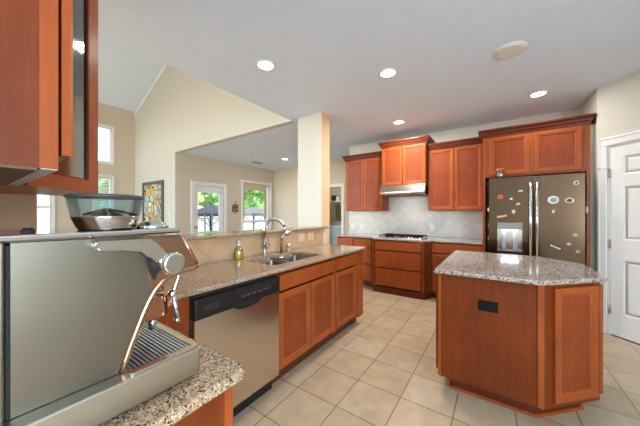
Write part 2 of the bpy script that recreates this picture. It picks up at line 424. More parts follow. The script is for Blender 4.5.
struct('hinge_stop', b, NICKEL, t)
b = NB(); lathe(b, [(0.026, 0), (0.026, 0.008), (0.01, 0.012), (0.01, 0.035), (0.024, 0.045), (0.027, 0.06), (0.012, 0.07)], 20, T(0.80, 0.004, 0.95) @ Matrix.Rotation(R(90), 4, 'X'))
struct('door_knob', b, NICKEL, t)

# laundry doorway casing
b = NB(); box(b, -3.53, -3.44, 6.14, 6.16, 0, 2.15, 0.004); box(b, -4.39, -4.30, 6.14, 6.16, 0, 2.15, 0.004); box(b, -4.30, -3.53, 6.14, 6.16, 2.06, 2.15, 0.004)
struct('trim_laundry', b, WHITE)

# nook door: glazed with six lights
t = sroot('trim_nook_door', (-6.15, 3.87, 0))
b = NB(); box(b, 0, 0.025, -0.51, -0.42, 0, 2.12, 0.005); box(b, 0, 0.025, 0.42, 0.51, 0, 2.12, 0.005); box(b, 0, 0.025, -0.42, 0.42, 2.03, 2.12, 0.005)
struct('casing', b, WHITE, t)
t = sroot('door_2', (-6.15, 3.87, 0))
b = NB(); prism(b, rect(-0.415, 0.415, 0.01, 2.025), -0.06, -0.02, [rect(-0.31, 0.29, 0.86, 1.86)], FXX)
struct('door_leaf', b, WHITE, t)
b = NB()
for y in (-0.11, 0.09): box(b, -0.055, -0.025, y - 0.011, y + 0.011, 0.86, 1.86)
for z in (1.19, 1.53): box(b, -0.055, -0.025, -0.31, 0.29, z - 0.011, z + 0.011)
struct('muntins', b, GREY, t)
struct('glass_pane', box(NB(), -0.043, -0.038, -0.31, 0.29, 0.86, 1.86), GLASS, t)
b = NB(); lathe(b, [(0.03, 0), (0.03, 0.01), (0.012, 0.014), (0.012, 0.04), (0.027, 0.05), (0.027, 0.065), (0.01, 0.072)], 16, T(-0.02, -0.37, 0.98) @ Matrix.Rotation(R(90), 4, 'Y'))
struct('door_knob', b, NICKEL, t)
# nook window
t = sroot('window_1', (-6.15, 5.46, 0))
b = NB(); box(b, 0, 0.03, -0.60, -0.54, 0.72, 2.24, 0.005); box(b, 0, 0.03, 0.54, 0.62, 0.72, 2.24, 0.005); box(b, 0, 0.05, -0.62, 0.64, 2.24, 2.31, 0.006); box(b, 0, 0.06, -0.62, 0.64, 0.72, 0.78, 0.006)
struct('window_casing', b, WHITE, t)
b = NB(); prism(b, rect(-0.54, 0.54, 0.78, 2.24), -0.08, -0.04, [rect(-0.49, 0.49, 0.83, 1.05), rect(-0.49, 0.49, 1.11, 2.19)], FXX)
struct('window_frame', b, WHITE, t)
b = NB(); box(b, -0.062, -0.058, -0.49, 0.49, 0.83, 1.05); box(b, -0.062, -0.058, -0.49, 0.49, 1.11, 2.19)
struct('glass_pane', b, GLASS, t)
SHADE = plain('woven_shade', (214, 198, 162), 0.8, noise_amt=0.12, scale=40)
b = NB()
for i in range(4): box(b, -0.035, -0.015 - 0.002 * (i % 2), -0.53, 0.44, 2.235 - 0.052 * (i + 1), 2.235 - 0.052 * i, 0.004)
o = center(obj('roman_shade', b, SHADE)); o.location += Vector((-6.15, 5.46, 0)); tag(o, 'tan woven shade drawn up across top of nook window', 'window shade')
for i, (y0, y1, lab) in enumerate(((-0.53, -0.46, 'narrow tan curtain panel on left side of nook window'), (0.32, 0.44, 'wider tan curtain panel on right side of nook window'))):
    b = NB(); n = 14
    prism(b, [(-0.036 + 0.008 * math.sin(k * 1.9), y0 + (y1 - y0) * k / n) for k in range(n + 1)] + [(-0.030 + 0.008 * math.sin(k * 1.9), y0 + (y1 - y0) * k / n) for k in range(n, -1, -1)], 1.12, 2.026)
    o = center(obj('curtain', b, SHADE)); o.location += Vector((-6.15, 5.46, 0)); tag(o, lab, 'curtain')
# great room windows
for i, (y0, y1, z0, z1) in enumerate(gw_holes):
    t = sroot('window_%d' % (i + 2), (-8.4, (y0 + y1) / 2, z0)); w = (y1 - y0) / 2; h = z1 - z0
    m = h * 0.52
    hs = [rect(-w + 0.035, w - 0.035, 0.035, m - 0.015), rect(-w + 0.035, w - 0.035, m + 0.015, h - 0.035)] if i < 2 else [rect(-w + 0.035, w - 0.035, 0.035, h - 0.035)]
    struct('window_frame', prism(NB(), rect(-w, w, 0, h), -0.07, -0.02, hs, FXX), WHITE, t)
    struct('glass_pane', box(NB(), -0.047, -0.043, -w + 0.03, w - 0.03, 0.03, h - 0.03), GLASS, t)
    b = NB(); prism(b, rect(-w - 0.05, w + 0.05, -0.05, h + 0.05), 0.0, 0.02, [rect(-w, w, 0, h)], FXX)
    struct('window_casing', b, WHITE, t)
for i in (0, 1):
    y0, y1, z0, z1 = gw_holes[i]; b = NB()
    for k in range(int((z1 - z0 - 0.08) / 0.045)):
        bb = NB(); box(bb, -0.018, 0.018, y0 + 0.005, y1 - 0.005, -0.0015, 0.0015)
        merge(b, bb, T(-8.398, 0, z0 + 0.04 + 0.045 * k) @ Matrix.Rotation(R(35), 4, 'Y'))
    box(b, -8.418, -8.378, y0 + 0.003, y1 - 0.003, z1 - 0.05, z1 - 0.01)
    for yy in (y0 + 0.06, y1 - 0.06): box(b, -8.399, -8.397, yy - 0.002, yy + 0.002, z0 + 0.03, z1 - 0.02)
    o = center(obj('window_blind', b, WPLAST))
    tag(o, ('white slatted blind in the great room window behind the kitchen wall stub' if i == 0 else 'white slatted blind in the lower great room window nearest the framed picture'), 'blind')

# ---------------------------------------------------------------- outdoors
GRASS = plain('lawn_grass', (120, 140, 70), 0.9, noise_amt=0.25, scale=5)
PATIO = plain('patio_concrete', (190, 184, 174), 0.8, noise_amt=0.1, scale=3)
struct('trim_patio_slab', box(NB(), -11.0, -6.25, 3.12, 12, -0.16, -0.06), PATIO)
b = NB(); box(b, -30, -11.0, -10, 30, -0.2, -0.1); box(b, -11.0, -8.5, -10, 3.12, -0.2, -0.1)
o = obj('lawn', b, GRASS); o['kind'] = 'structure'; o.name = 'floor_lawn'
FEN = plain('white_fence', (186, 178, 168), 0.6)
f = thing('picket_fence', 'long white board fence across the yard seen through the nook door and window', 'fence', (-12.0, 9.5, -0.1))
b = NB()
for k in range(60): box(b, -0.01, 0.01, -6 + 0.2 * k, -6 + 0.2 * k + 0.185, 0.05, 1.35)
obj('boards', b, FEN, f)
b = NB(); box(b, -0.05, -0.01, -6, 6, 0.3, 0.38); box(b, -0.05, -0.01, -6, 6, 1.05, 1.13)
obj('rails', b, FEN, f)
for k in range(6):
    obj('fence_post', box(NB(), -0.11, -0.05, -6 + 2.36 * k, -5.9 + 2.36 * k, 0, 1.4), FEN, f)
LEAF = []
for i, c in enumerate(((96, 138, 62), (118, 160, 78), (80, 120, 60))):
    LEAF.append(plain('foliage_%d' % i, c, 0.8, noise_amt=0.45, scale=3.5))
BARK = plain('bark', (86, 68, 52), 0.9)
def tree(x, y, h, r, mi, lab, seed):
    t = thing('leafy_tree', lab, 'tree', (x, y, -0.1), 0, 'trees beyond the fence')
    b = NB(); rnd = random.Random(seed)
    for k in range(9):
        a = rnd.uniform(0, 2 * PI); q = r * 0.55 * math.sqrt(rnd.random()); zz = h * rnd.uniform(0.38, 0.85); rr = r * rnd.uniform(0.45, 0.65)
        bb = bmesh.new(); bmesh.ops.create_icosphere(bb, subdivisions=4, radius=rr)
        for v in bb.verts:
            nn = noise.noise(v.co * 2.6 + Vector((k * 7, seed, 0))) * 0.35 + noise.noise(v.co * 8 + Vector((seed, k, 3))) * 0.25
            v.co = v.co * (1 + nn)
        merge(b, bb, T(q * math.cos(a), q * math.sin(a), zz))
    obj('crown', b, LEAF[mi], t)
    b = NB(); tube(b, [(0, 0, 0), (0.04, 0.03, h * 0.25), (-0.03, 0.05, h * 0.5)], [0.16, 0.12, 0.08]); obj('trunk', b, BARK, t)
tree(-15.0, 9.5, 5.0, 1.5, 1, 'light green tree beyond the fence behind the nook door glass', 1)
tree(-20.0, 12.8, 6.4, 2.1, 0, 'green tree farther off, between the nook door and window', 2)
tree(-15.0, 13.6, 5.2, 1.5, 1, 'light green tree beyond the fence in the middle of the nook window', 3)
tree(-20.0, 18.0, 6.8, 2.1, 2, 'darker green tree farther off in the right of the nook window', 4)
tree(-15.0, 4.6, 3.4, 1.2, 2, 'dark green tree outside the tall great room windows, near the picture wall', 5)
tree(-15.0, -0.3, 3.4, 1.3, 0, 'green tree outside the great room windows, farthest from the picture wall', 6)
CANV = plain('canvas_grey', (74, 70, 66), 0.85)
def umbrella(x, y, lab):
    u = thing('patio_umbrella', lab, 'umbrella', (x, y, -0.06), 0, 'patio umbrellas')
    b = NB(); n = 8; ring = []
    top = b.verts.new((0, 0, 1.68)); top2 = b.verts.new((0, 0, 1.65))
    for k in range(n):
        a = 2 * PI * k / n; ring.append((b.verts.new((0.95 * math.cos(a), 0.95 * math.sin(a), 1.38)), b.verts.new((0.95 * math.cos(a), 0.95 * math.sin(a), 1.29)), b.verts.new((0.93 * math.cos(a), 0.93 * math.sin(a), 1.29)), b.verts.new((0.93 * math.cos(a), 0.93 * math.sin(a), 1.36))))
    for k in range(n):
        p, q = ring[k], ring[(k + 1) % n]
        b.faces.new((top, p[0], q[0])); b.faces.new((p[0], p[1], q[1], q[0])); b.faces.new((p[1], p[2], q[2], q[1])); b.faces.new((p[2], p[3], q[3], q[2])); b.faces.new((top2, q[3], p[3]))
    obj('canopy', b, CANV, u)
    b = NB(); cyl(b, 0, 0, 0, 1.76, 0.03, 12); obj('pole', b, BLKM, u)
    b = NB(); lathe(b, [(0.26, 0), (0.26, 0.05), (0.06, 0.12)], 20); obj('base', b, BLKM, u)
    for k in range(4):
        a = PI / 4 + PI / 2 * k; b = NB(); rod(b, (0.03 * math.cos(a), 0.03 * math.sin(a), 0.95), (0.6 * math.cos(a), 0.6 * math.sin(a), 1.44), 0.012, 8); obj('strut', b, BLKM, u)
umbrella(-8.3, 5.25, 'dark grey patio umbrella seen through the glazed nook door')
umbrella(-8.7, 7.55, 'dark grey patio umbrella seen through the nook window')

# ---------------------------------------------------------------- cabinets
def door_leaf(parent, x0, x1, z0, z1, y=0.0, thick=0.02, fw=0.058, name='door', rec=0.012):
    """frame-and-panel cabinet door facing local -y; y = the face it is hung on"""
    b = NB(); yf = y - thick; e = 0.004
    o4 = lambda i, yy: [(x0 + i, yy, z0 + i), (x1 - i, yy, z0 + i), (x1 - i, yy, z1 - i), (x0 + i, yy, z1 - i)]
    lv = [(0, y - 0.001), (0, yf + e), (e, yf), (fw - 0.022, yf), (fw - 0.019, yf + 0.003), (fw - 0.006, yf + 0.006), (fw, yf + rec)]
    rings = [[b.verts.new(p) for p in o4(i, yy)] for i, yy in lv]
    for a, c in zip(rings, rings[1:]):
        for i in range(4): b.faces.new((a[i], a[(i + 1) % 4], c[(i + 1) % 4], c[i]))
    back = [b.verts.new(p) for p in o4(fw, y - 0.001)]
    for i in range(4):
        b.faces.new((rings[-1][i], rings[-1][(i + 1) % 4], back[(i + 1) % 4], back[i])); b.faces.new((rings[0][i], rings[0][(i + 1) % 4], back[(i + 1) % 4], back[i]))
    d = obj(name, b, WOOD, parent)
    obj('panel', box(NB(), x0 + fw, x1 - fw, yf + rec + 0.001, y - 0.001, z0 + fw, z1 - fw), WOODP, d)
    return d
def drawer_front(parent, x0, x1, z0, z1, y=0.0, thick=0.02):
    return obj('drawer_front', box(NB(), x0, x1, y - thick, y - 0.001, z0, z1, 0.004, 2), WOOD, parent)
def cabinet(name, label, loc, rz, w, d, z0, z1, fronts, group=None, toe=0.07, cat='cabinet', top=True):
    t = thing(name, label, cat, loc, rz, group)
    b = NB()
    # carcass: sides, back, bottom, face frame
    box(b, 0, 0.018, 0.0, d, z0, z1); box(b, w - 0.018, w, 0.0, d, z0, z1); box(b, 0.018, w - 0.018, d - 0.01, d, z0, z1)
    box(b, 0.018, w - 0.018, 0.0705, d - 0.01, z0, z0 + 0.018)
    if top: box(b, 0.018, w - 0.018, 0.0705, d - 0.01, z1 - 0.018, z1)
    obj('carcass', b, WOOD, t)
    obj('face_frame', prism(NB(), rect(0.0185, w - 0.0185, z0 + 0.0005, z1 - 0.0005), 0.06, 0.07, fn=FY), WOOD, t)
    if toe and z0 > 0.01 and loc[2] == 0:
        obj('toe_kick', box(NB(), 0, w, toe, toe + 0.02, 0, z0), TOE, t)
    for f in fronts:
        (door_leaf if f[0] == 'door' else drawer_front)(t, *f[1:])
    return t
BC = 'base cabinets'
# peninsula, facing the island (local x runs along world +y)
PX = -1.365
cabinet('sink_cabinet', 'long cherry base cabinet under the double sink with false front and two doors', (PX, 1.405, 0), R(90), 0.833, 0.56, 0.10, 0.86,
        [('drawer', 0.012, 0.822, 0.735, 0.855), ('door', 0.012, 0.412, 0.14, 0.715), ('door', 0.422, 0.822, 0.14, 0.715)], top=False)
cabinet('base_cabinet', 'narrow cherry base cabinet with one drawer and one door at far end of sink counter', (PX, 2.242, 0), R(90), 0.470, 0.56, 0.10, 0.884,
        [('drawer', 0.012, 0.458, 0.735, 0.86), ('door', 0.012, 0.458, 0.14, 0.715)])
t = thing('end_post', 'plain cherry filler post closing the far end of the sink counter', 'cabinet end', (-1.365, 2.72, 0))
obj('post', box(NB(), -0.56, 0.012, 0.0, 0.15, 0.10, 0.884, 0.002), WOOD, t)
obj('post_face', box(NB(), 0.0125, 0.022, 0.012, 0.148, 0.10, 0.884, 0.002), WOOD, t)
obj('toe_kick', box(NB(), -0.56, -0.06, 0.0, 0.13, 0.0, 0.0995), TOE, t)
# dishwasher
t = thing('dishwasher', 'stainless dishwasher with black control panel under the sink counter', 'dishwasher', (-1.365, 0.745, 0), R(90))
w = 0.65
obj('tub', box(NB(), 0.0, w, 0.0, 0.55, 0.10, 0.862), DGREY, t)
b = NB(); cx = 0.365
pts = [(0.004, 0.13), (w - 0.004, 0.13), (w - 0.004, 0.742)]
for k in range(13):
    a = k / 12; xx = cx + 0.115 - 0.23 * a; pts.append((xx, 0.742 - 0.030 * math.sin(PI * a) ** 0.6))
pts.append((0.004, 0.742))
prism(b, pts, -0.036, -0.001, fn=FY)
obj('door', b, STEEL, t)
b = NB(); box(b, 0.0, w, -0.045, -0.001, 0.745, 0.858, 0.006, 2)
obj('control_panel', b, BLACK, t)
b = NB(); box(b, cx - 0.12, cx + 0.12, -0.030, -0.002, 0.695, 0.744)
obj('handle_pocket', b, RUB, t)
for k in range(3): obj('vent_slot', box(NB(), 0.05, 0.15, -0.0465, -0.0448, 0.785 + k * 0.012, 0.790 + k * 0.012), DGREY, t)
for k in range(6): obj('button', box(NB(), 0.30 + k * 0.045, 0.328 + k * 0.045, -0.0475, -0.0448, 0.792, 0.806, 0.001), DGREY, t)
for k in range(8):
    for j in range(2): obj('printed_mark', box(NB(), 0.28 + k * 0.042, 0.298 + k * 0.042 + 0.004 * (k % 3), -0.0455, -0.0449, 0.818 + j * 0.01, 0.821 + j * 0.01), DGREY, t)
obj('toe_panel', box(NB(), 0.0, w, 0.04, 0.06, 0.0, 0.10), BLACK, t)
# corner cabinet with clipped face, and the cabinet under the coffee counter
t = thing('corner_cabinet', 'cherry corner base cabinet with clipped face between dishwasher and coffee counter', 'cabinet', (-1.365, 0.43, 0))
P = [(-0.55, -0.612), (0.215, -0.612), (0.215, -0.01), (0.0, 0.205), (0.0, 0.308), (-0.55, 0.308)]
obj('carcass', prism(NB(), P, 0.10, 0.884), WOOD, t)
obj('toe_kick', prism(NB(), inset_poly(P, 0.06), 0.0, 0.0995), TOE, t)
b = NB(); L = 0.304
dd = door_leaf(t, 0.02, L - 0.02, 0.14, 0.86, 0.0, fw=0.05)
dd.location = (0.0, 0.205, 0); dd.rotation_euler = (0, 0, R(135))
dd.location = (0.215, -0.01, 0)
t = cabinet('base_cabinet', 'cherry base cabinet under the coffee counter, its end panel facing the floor tiles', (-0.575, 0.42, 0), R(180), 0.565, 0.60, 0.10, 0.874,
        [('drawer', 0.012, 0.553, 0.735, 0.86), ('door', 0.012, 0.278, 0.14, 0.715), ('door', 0.287, 0.553, 0.14, 0.715)])
obj('end_panel', box(NB(), -0.006, -0.0005, 0.021, 0.598, 0.0, 0.874), WOOD_SHADED, t)

# upper cabinet above the coffee counter (seen end-on) and the glazed corner cabinet
t = cabinet('upper_cabinet', 'cherry wall cabinet seen end-on at upper left, doors facing away', (-0.78, 0.136, 1.415), R(180), 0.515, 0.32, 0.0, 1.08,
        [('door', 0.004, 0.252, 0.033, 1.06, -0.005), ('door', 0.260, 0.508, 0.033, 1.06, -0.005)])
obj('end_panel', box(NB(), -0.004, -0.0005, 0.03, 0.31, 0.002, 1.07), WOOD_SHADED, t)
obj('light_rail', box(NB(), 0, 0.51, 0.001, 0.026, -0.0022, -0.0005), PALE, t)
obj('underside', box(NB(), 0.0, 0.51, 0.031, 0.31, -0.006, -0.0005), UNDER, t)
t = thing('glass_corner_cabinet', 'cherry corner wall cabinet with a glazed door at upper left', 'cabinet', (-1.32, 0.14, 1.415))
P = [(0.0, 0.0), (-0.25, 0.25), (-0.598, 0.25), (-0.598, -0.325), (0.0, -0.325)]
WIN = plain('cabinet_interior', (176, 172, 160), 0.5)
P2 = inset_poly(P, 0.018)
obj('bottom_board', prism(NB(), P, 0.0, 0.02), WOOD, t)
obj('top_board', prism(NB(), P, 1.06, 1.08), WOOD, t)
b = NB()
for i in (1, 2, 3, 4):
    q = [P[i], P[(i + 1) % 5], P2[(i + 1) % 5], P2[i]]
    prism(b, q, 0.02, 1.06)
obj('side_boards', b, WOOD, t)
obj('lining', prism(NB(), [(-0.57, 0.22), (-0.57, -0.30), (-0.02, -0.30), (-0.02, -0.296), (-0.566, -0.296), (-0.566, 0.22)], 0.021, 1.059), WIN, t)
for z in (0.36, 0.70): obj('shelf', prism(NB(), inset_poly(P, 0.03), z, z + 0.015), WIN, t)
dl = 0.353
b = NB()
prism(b, rect(0.0, dl, -0.0, 1.08), -0.022, -0.001, [rect(0.06, dl - 0.06, 0.052, 1.02)], FY)
gd = obj('glass_door', b, WOOD, t); gd.rotation_euler = (0, 0, R(135)); gd.location = (0, 0, 0)
obj('glass_pane', box(NB(), 0.06, dl - 0.06, -0.012, -0.008, 0.052, 1.02), CABGLASS, gd)
obj('bead', prism(NB(), rect(0.06, dl - 0.06, 0.052, 1.02), -0.0205, -0.013, [rect(0.066, dl - 0.066, 0.058, 1.014)], FY), CROWN, gd)

# cooking wall: base cabinets (local x = world x)
BY = 4.265
cabinet('drawer_cabinet', 'leftmost cherry drawer cabinet of the cooking wall, partly behind the sink counter', (-2.54, BY, 0), 0, 0.355, 0.58, 0.10, 0.884,
        [('drawer', 0.01, 0.345, 0.72, 0.86), ('drawer', 0.01, 0.345, 0.43, 0.70), ('drawer', 0.01, 0.345, 0.13, 0.41)])
cabinet('drawer_cabinet', 'cherry three-drawer cabinet just left of the bumped-out cooktop cabinet', (-2.183, BY, 0), 0, 0.373, 0.58, 0.10, 0.884,
        [('drawer', 0.01, 0.353, 0.72, 0.86), ('drawer', 0.01, 0.353, 0.43, 0.70), ('drawer', 0.01, 0.353, 0.13, 0.41)])
t = thing('cooktop_cabinet', 'bumped-out cherry cabinet with three wide drawers under the cooktop', 'cabinet', (-1.325, 4.12, 0))
P = [(-0.368, 0.05), (0.368, 0.05), (0.368, 0.012), (0.395, 0.012), (0.478, 0.105), (0.478, 0.72), (-0.478, 0.72), (-0.478, 0.105), (-0.395, 0.012), (-0.368, 0.012)]
obj('carcass', prism(NB(), P, 0.10, 0.884), WOOD, t)
obj('toe_kick', prism(NB(), [(-0.40, 0.01), (0.40, 0.01), (0.476, 0.15), (0.476, 0.7), (-0.476, 0.7), (-0.476, 0.15)], 0.0, 0.0995), CROWN, t)
for z0, z1 in ((0.72, 0.86), (0.43, 0.70), (0.13, 0.41)): drawer_front(t, -0.365, 0.365, z0, z1)
for s in (-1, 1):
    b = NB(); box(b, -0.045, 0.045, -0.012, 0.0, 0.10, 0.882, 0.003)
    p = obj('corner_post', b, CROWN if s > 0 else WOOD, t); p.location = (s * 0.4375, 0.049, 0); p.rotation_euler = (0, 0, s * R(50))  # lit left post, shaded right post: the difference is put into the wood colour
cabinet('base_cabinet', 'cherry base cabinet with drawer and two doors between cooktop and fridge', (-0.843, BY, 0), 0, 0.675, 0.58, 0.10, 0.884,
        [('drawer', 0.02, 0.66, 0.72, 0.86), ('door', 0.02, 0.335, 0.13, 0.70), ('door', 0.345, 0.66, 0.13, 0.70)])
# upper cabinets
def crown(t, w, z, d, oh=0.055, h=0.095, left=None, right=None, ohl=None, ohr=None):
    """moulding along the front with returns; left / right = how far back each return runs"""
    left = d if left is None else left; right = d if right is None else right
    kl = (oh if ohl is None else ohl) / oh; kr = (oh if ohr is None else ohr) / oh
    prof = [(0.0, 0), (-0.012, 0.0), (-0.016, 0.02), (-0.03, 0.035), (-0.034, 0.055), (-0.05 * oh / 0.055, 0.07), (-oh, 0.08), (-oh, h), (0.02, h), (0.02, 0)]
    b = bmesh.new(); rows = []
    for y, zz in prof:
        xl = y * kl if y < 0 else y; xr = w - (y * kr if y < 0 else y)
        rows.append([b.verts.new(p) for p in ((xl, left, z + zz), (xl, y, z + zz), (xr, y, z + zz), (xr, right, z + zz))])
    for a, c in zip(rows, rows[1:] + rows[:1]):
        for i in range(3): b.faces.new((a[i], a[i + 1], c[i + 1], c[i]))
    b.faces.new([r[0] for r in rows]); b.faces.new([r[3] for r in rows][::-1])
    o = obj('crown_moulding', b, CROWN, t)
def upper(label, x, y, w, z0, z1, d, oh=0.055, **kw):
    t = cabinet('upper_cabinet', label, (x, y, z0), 0, w, d, 0.0, z1 - z0, [('door', 0.008, w / 2 - 0.004, 0.008, z1 - z0 - 0.012), ('door', w / 2 + 0.004, w - 0.008, 0.008, z1 - z0 - 0.012)])
    crown(t, w, z1 - z0 + 0.0005, d, oh, **kw); return t
upper('two-door cherry wall cabinet left of the range hood', -2.50, 4.53, 0.775, 1.37, 2.365, 0.317, ohr=0.004)
upper('short raised cherry wall cabinet above the range hood', -1.715, 4.44, 0.76, 1.81, 2.49, 0.407)
upper('tall two-door cherry wall cabinet between range hood and fridge', -0.945, 4.53, 0.775, 1.37, 2.365, 0.317, 0.05, ohl=0.004, ohr=0.001)
# fridge surround
t = thing('fridge_surround', 'cherry two-door cabinet and side panels framing the refrigerator', 'cabinet', (-0.165, 4.22, 0))
obj('side_panel', box(NB(), 0.0, 0.03, 0.0, 0.625, 0, 2.365, 0.002), WOOD, t); obj('side_panel', box(NB(), 1.02, 1.05, 0.0, 0.625, 0, 2.365, 0.002), WOOD, t)
obj('carcass', box(NB(), 0.0305, 1.0195, 0.0, 0.625, 1.815, 2.365), WOOD, t)
door_leaf(t, 0.075, 0.505, 1.835, 2.345); door_leaf(t, 0.545, 0.98, 1.835, 2.345)
crown(t, 1.05, 2.3655, 0.625, 0.055, left=0.24, ohr=0.035)

# ---------------------------------------------------------------- worktops
HOLE = rrect(-1.80, -1.425, 1.445, 2.125, 0.06, 5)
def arc(cx, cy, r, a0, a1, n=5): return [(cx + r * math.cos(R(a0 + (a1 - a0) * i / n)), cy + r * math.sin(R(a0 + (a1 - a0) * i / n))) for i in range(n + 1)]
P = [(-1.925, -0.185), (-0.56, -0.185)] + arc(-0.575, 0.422, 0.035, 0, 90) + [(-1.115, 0.457), (-1.315, 0.662)] + [(-1.312, 2.885), (-1.925, 2.885)]
P[1] = (-0.54, -0.185)
o = obj('granite_worktop', prism(NB(), P, 0.8855, 0.915, [HOLE], edge=0.008), GRAN)
center(o); tag(o, 'L-shaped speckled tan granite worktop holding the sink and coffee machine', 'worktop')
# thicker built-up edge strip is part of the same slab
o = obj('granite_bar_ledge', prism(NB(), rect(-2.15, -1.90, 0.27, 2.972), 1.1175, 1.146, edge=0.008), GRAN)
center(o); tag(o, 'raised narrow granite bar ledge behind the sink', 'bar ledge')
P = [(-2.56, 4.22), (-1.83, 4.22), (-1.74, 4.085), (-0.91, 4.085), (-0.82, 4.22), (-0.17, 4.22), (-0.17, 4.846), (-2.56, 4.846)]
o = obj('granite_worktop', prism(NB(), P, 0.8845, 0.915, edge=0.008), GRANI)
center(o); tag(o, 'grey granite worktop along the cooking wall holding the cooktop', 'worktop')

# ---------------------------------------------------------------- island
t = thing('kitchen_island', 'cherry kitchen island with clipped corners in the middle of the floor', 'island', (0.09, 2.62, 0))
IB = [(-0.365, 2.085), (0.24, 2.085), (0.545, 2.395), (0.545, 2.88), (0.28, 3.15), (-0.365, 3.15)]
wobj('body', prism(NB(), IB, 0.115, 0.884), WOOD_SHADED, t)
wobj('plinth', prism(NB(), inset_poly(IB, 0.085), 0.0, 0.1145), CROWN, t)
pl = inset_poly(IB, 0.085); po = inset_poly(IB, 0.067)
wobj('shoe_moulding', prism(NB(), po, 0.0, 0.022, edge=0.006), WOOD, t)
def island_door(p0, rz, x0, x1, z0, z1):
    d = door_leaf(t, x0, x1, z0, z1); d.location = Vector((p0[0], p0[1], 0)) - Vector(t.location); d.rotation_euler = (0, 0, rz); return d
ang = math.atan2(0.31, 0.305); LL = math.hypot(0.31, 0.305)
island_door((0.24, 2.085), ang, 0.06, LL - 0.035, 0.15, 0.86)
island_door((0.545, 2.395), R(90), 0.015, 0.47, 0.15, 0.86)
island_door((-0.365, 3.15), R(-90), 0.03, 0.53, 0.15, 0.86); island_door((-0.365, 3.15), R(-90), 0.54, 1.04, 0.15, 0.86)
b = NB(); box(b, 0.205, 0.238, 2.078, 2.0845, 0.116, 0.883, 0.002); box(b, -0.364, -0.345, 2.079, 2.0845, 0.116, 0.883, 0.002)
wobj('corner_stile', b, WOOD, t)
P = [(-0.385, 2.02), (0.225, 2.02), (0.575, 2.375), (0.575, 2.90), (0.30, 3.195), (-0.385, 3.195)]
o = obj('granite_island_top', prism(NB(), P, 0.8845, 0.915, edge=0.008), GRANI)
center(o); tag(o, 'grey speckled granite top of the kitchen island with clipped corners', 'worktop')
t = thing('power_outlet', 'black double power outlet on the front of the kitchen island', 'outlet', (-0.053, 2.084, 0.655))
obj('cover_plate', box(NB(), -0.057, 0.057, -0.006, 0.0, 0.0, 0.072, 0.002), BLKM, t)
for s in (-1, 1):
    r_ = obj('receptacle', box(NB(), s * 0.025 - 0.018, s * 0.025 + 0.018, -0.009, -0.0062, 0.02, 0.052, 0.001), BLKM, t)

# ---------------------------------------------------------------- sink, taps and things along the counter
t = thing('double_sink', 'stainless double bowl sink set in the tan granite worktop', 'sink', (-1.61, 1.785, 0.69))
def bowl(x0, x1, y0, y1, z0, z1):
    b = NB(); lv = [(0.0, z1, 0.055), (0.004, z1 - 0.01, 0.055), (0.012, z0 + 0.03, 0.05), (0.035, z0, 0.04)]
    th = 0.004; rings = []
    for ins, z, r in lv: rings.append([b.verts.new((p[0], p[1], z)) for p in rrect(x0 + ins, x1 - ins, y0 + ins, y1 - ins, r, 4)])
    for ins, z, r in reversed(lv): rings.append([b.verts.new((p[0], p[1], z - (th if ins > 0.03 else 0))) for p in rrect(x0 + ins - th, x1 - ins + th, y0 + ins - th, y1 - ins + th, r, 4)])
    n = len(rings[0])
    for a, c in zip(rings, rings[1:] + rings[:1]):
        for i in range(n):
            if a is rings[3]: continue
            f = b.faces.new((a[i], a[(i + 1) % n], c[(i + 1) % n], c[i])); f.smooth = True
    b.faces.new(rings[3]); b.faces.new(rings[4][::-1])
    return b
for y0, y1, nm in ((1.455, 1.775, 'bowl'), (1.795, 2.115, 'bowl')):
    bw = wobj(nm, bowl(-1.79, -1.435, y0, y1, 0.70, 0.883), DSTEEL, t)
    b = NB(); cyl(b, -1.61 - t.location.x, (y0 + y1) / 2 - t.location.y, 0.7005 - 0.69, 0.704 - 0.69, 0.04, 24); obj('drain', b, DGREY, bw)
t = thing('kitchen_faucet', 'tall gooseneck pull-down faucet in brushed nickel behind the sink', 'faucet', (-1.865, 1.75, 0.915))
b = NB(); lathe(b, [(0.030, 0), (0.030, 0.008), (0.022, 0.014), (0.020, 0.05), (0.020, 0.10), (0.024, 0.108), (0.024, 0.118), (0.017, 0.125), (0.015, 0.17)], 20); obj('body', b, NICKEL, t)
pts = [(0, 0, 0.16), (0, 0, 0.25)]; rr_ = 0.098
for k in range(0, 15):
    a = PI - PI * k / 14 * 0.90; pts.append((0.05 * 0 + (rr_ + rr_ * math.cos(a)) * 0.80, (rr_ + rr_ * math.cos(a)) * 0.60, 0.252 + rr_ * math.sin(a)))
b = NB(); tube(b, pts, 0.0165, 14); obj('spout', b, NICKEL, t)
e = Vector(pts[-1]); dn = (Vector(pts[-1]) - Vector(pts[-2])).normalized()
b = NB(); rod(b, e, e + dn * 0.05, 0.015, 16, 0.016); rod(b, e + dn * 0.0505, e + dn * 0.095, 0.017, 16, 0.024); obj('spray_head', b, CHROME, t)
b = NB(); rod(b, (0, 0.02, 0.085), (0, 0.055, 0.085), 0.013, 14); rod(b, (0, 0.05, 0.085), (0.01, 0.075, 0.165), 0.007, 10, 0.006); obj('lever_handle', b, NICKEL, t)
t = thing('soap_pump', 'slim bronze lever tap beside the gooseneck faucet', 'tap', (-1.83, 1.955, 0.915))
b = NB(); lathe(b, [(0.022, 0), (0.022, 0.008), (0.015, 0.014), (0.013, 0.13), (0.014, 0.15)], 16); obj('body', b, BRONZE, t)
pts = [(0, 0, 0.14), (0.0, 0.0, 0.16), (0.01, 0.012, 0.185), (0.03, 0.045, 0.208), (0.06, 0.085, 0.226), (0.085, 0.12, 0.232)]
b = NB(); tube(b, pts, [0.012, 0.011, 0.0105, 0.010, 0.0095, 0.009], 10); obj('spout', b, NICKEL, t)
t.name = 'filtered_water_tap'
t = thing('soap_dispenser', 'short nickel tap body with cross handle right of the slim tap', 'dispenser', (-1.83, 2.06, 0.915))
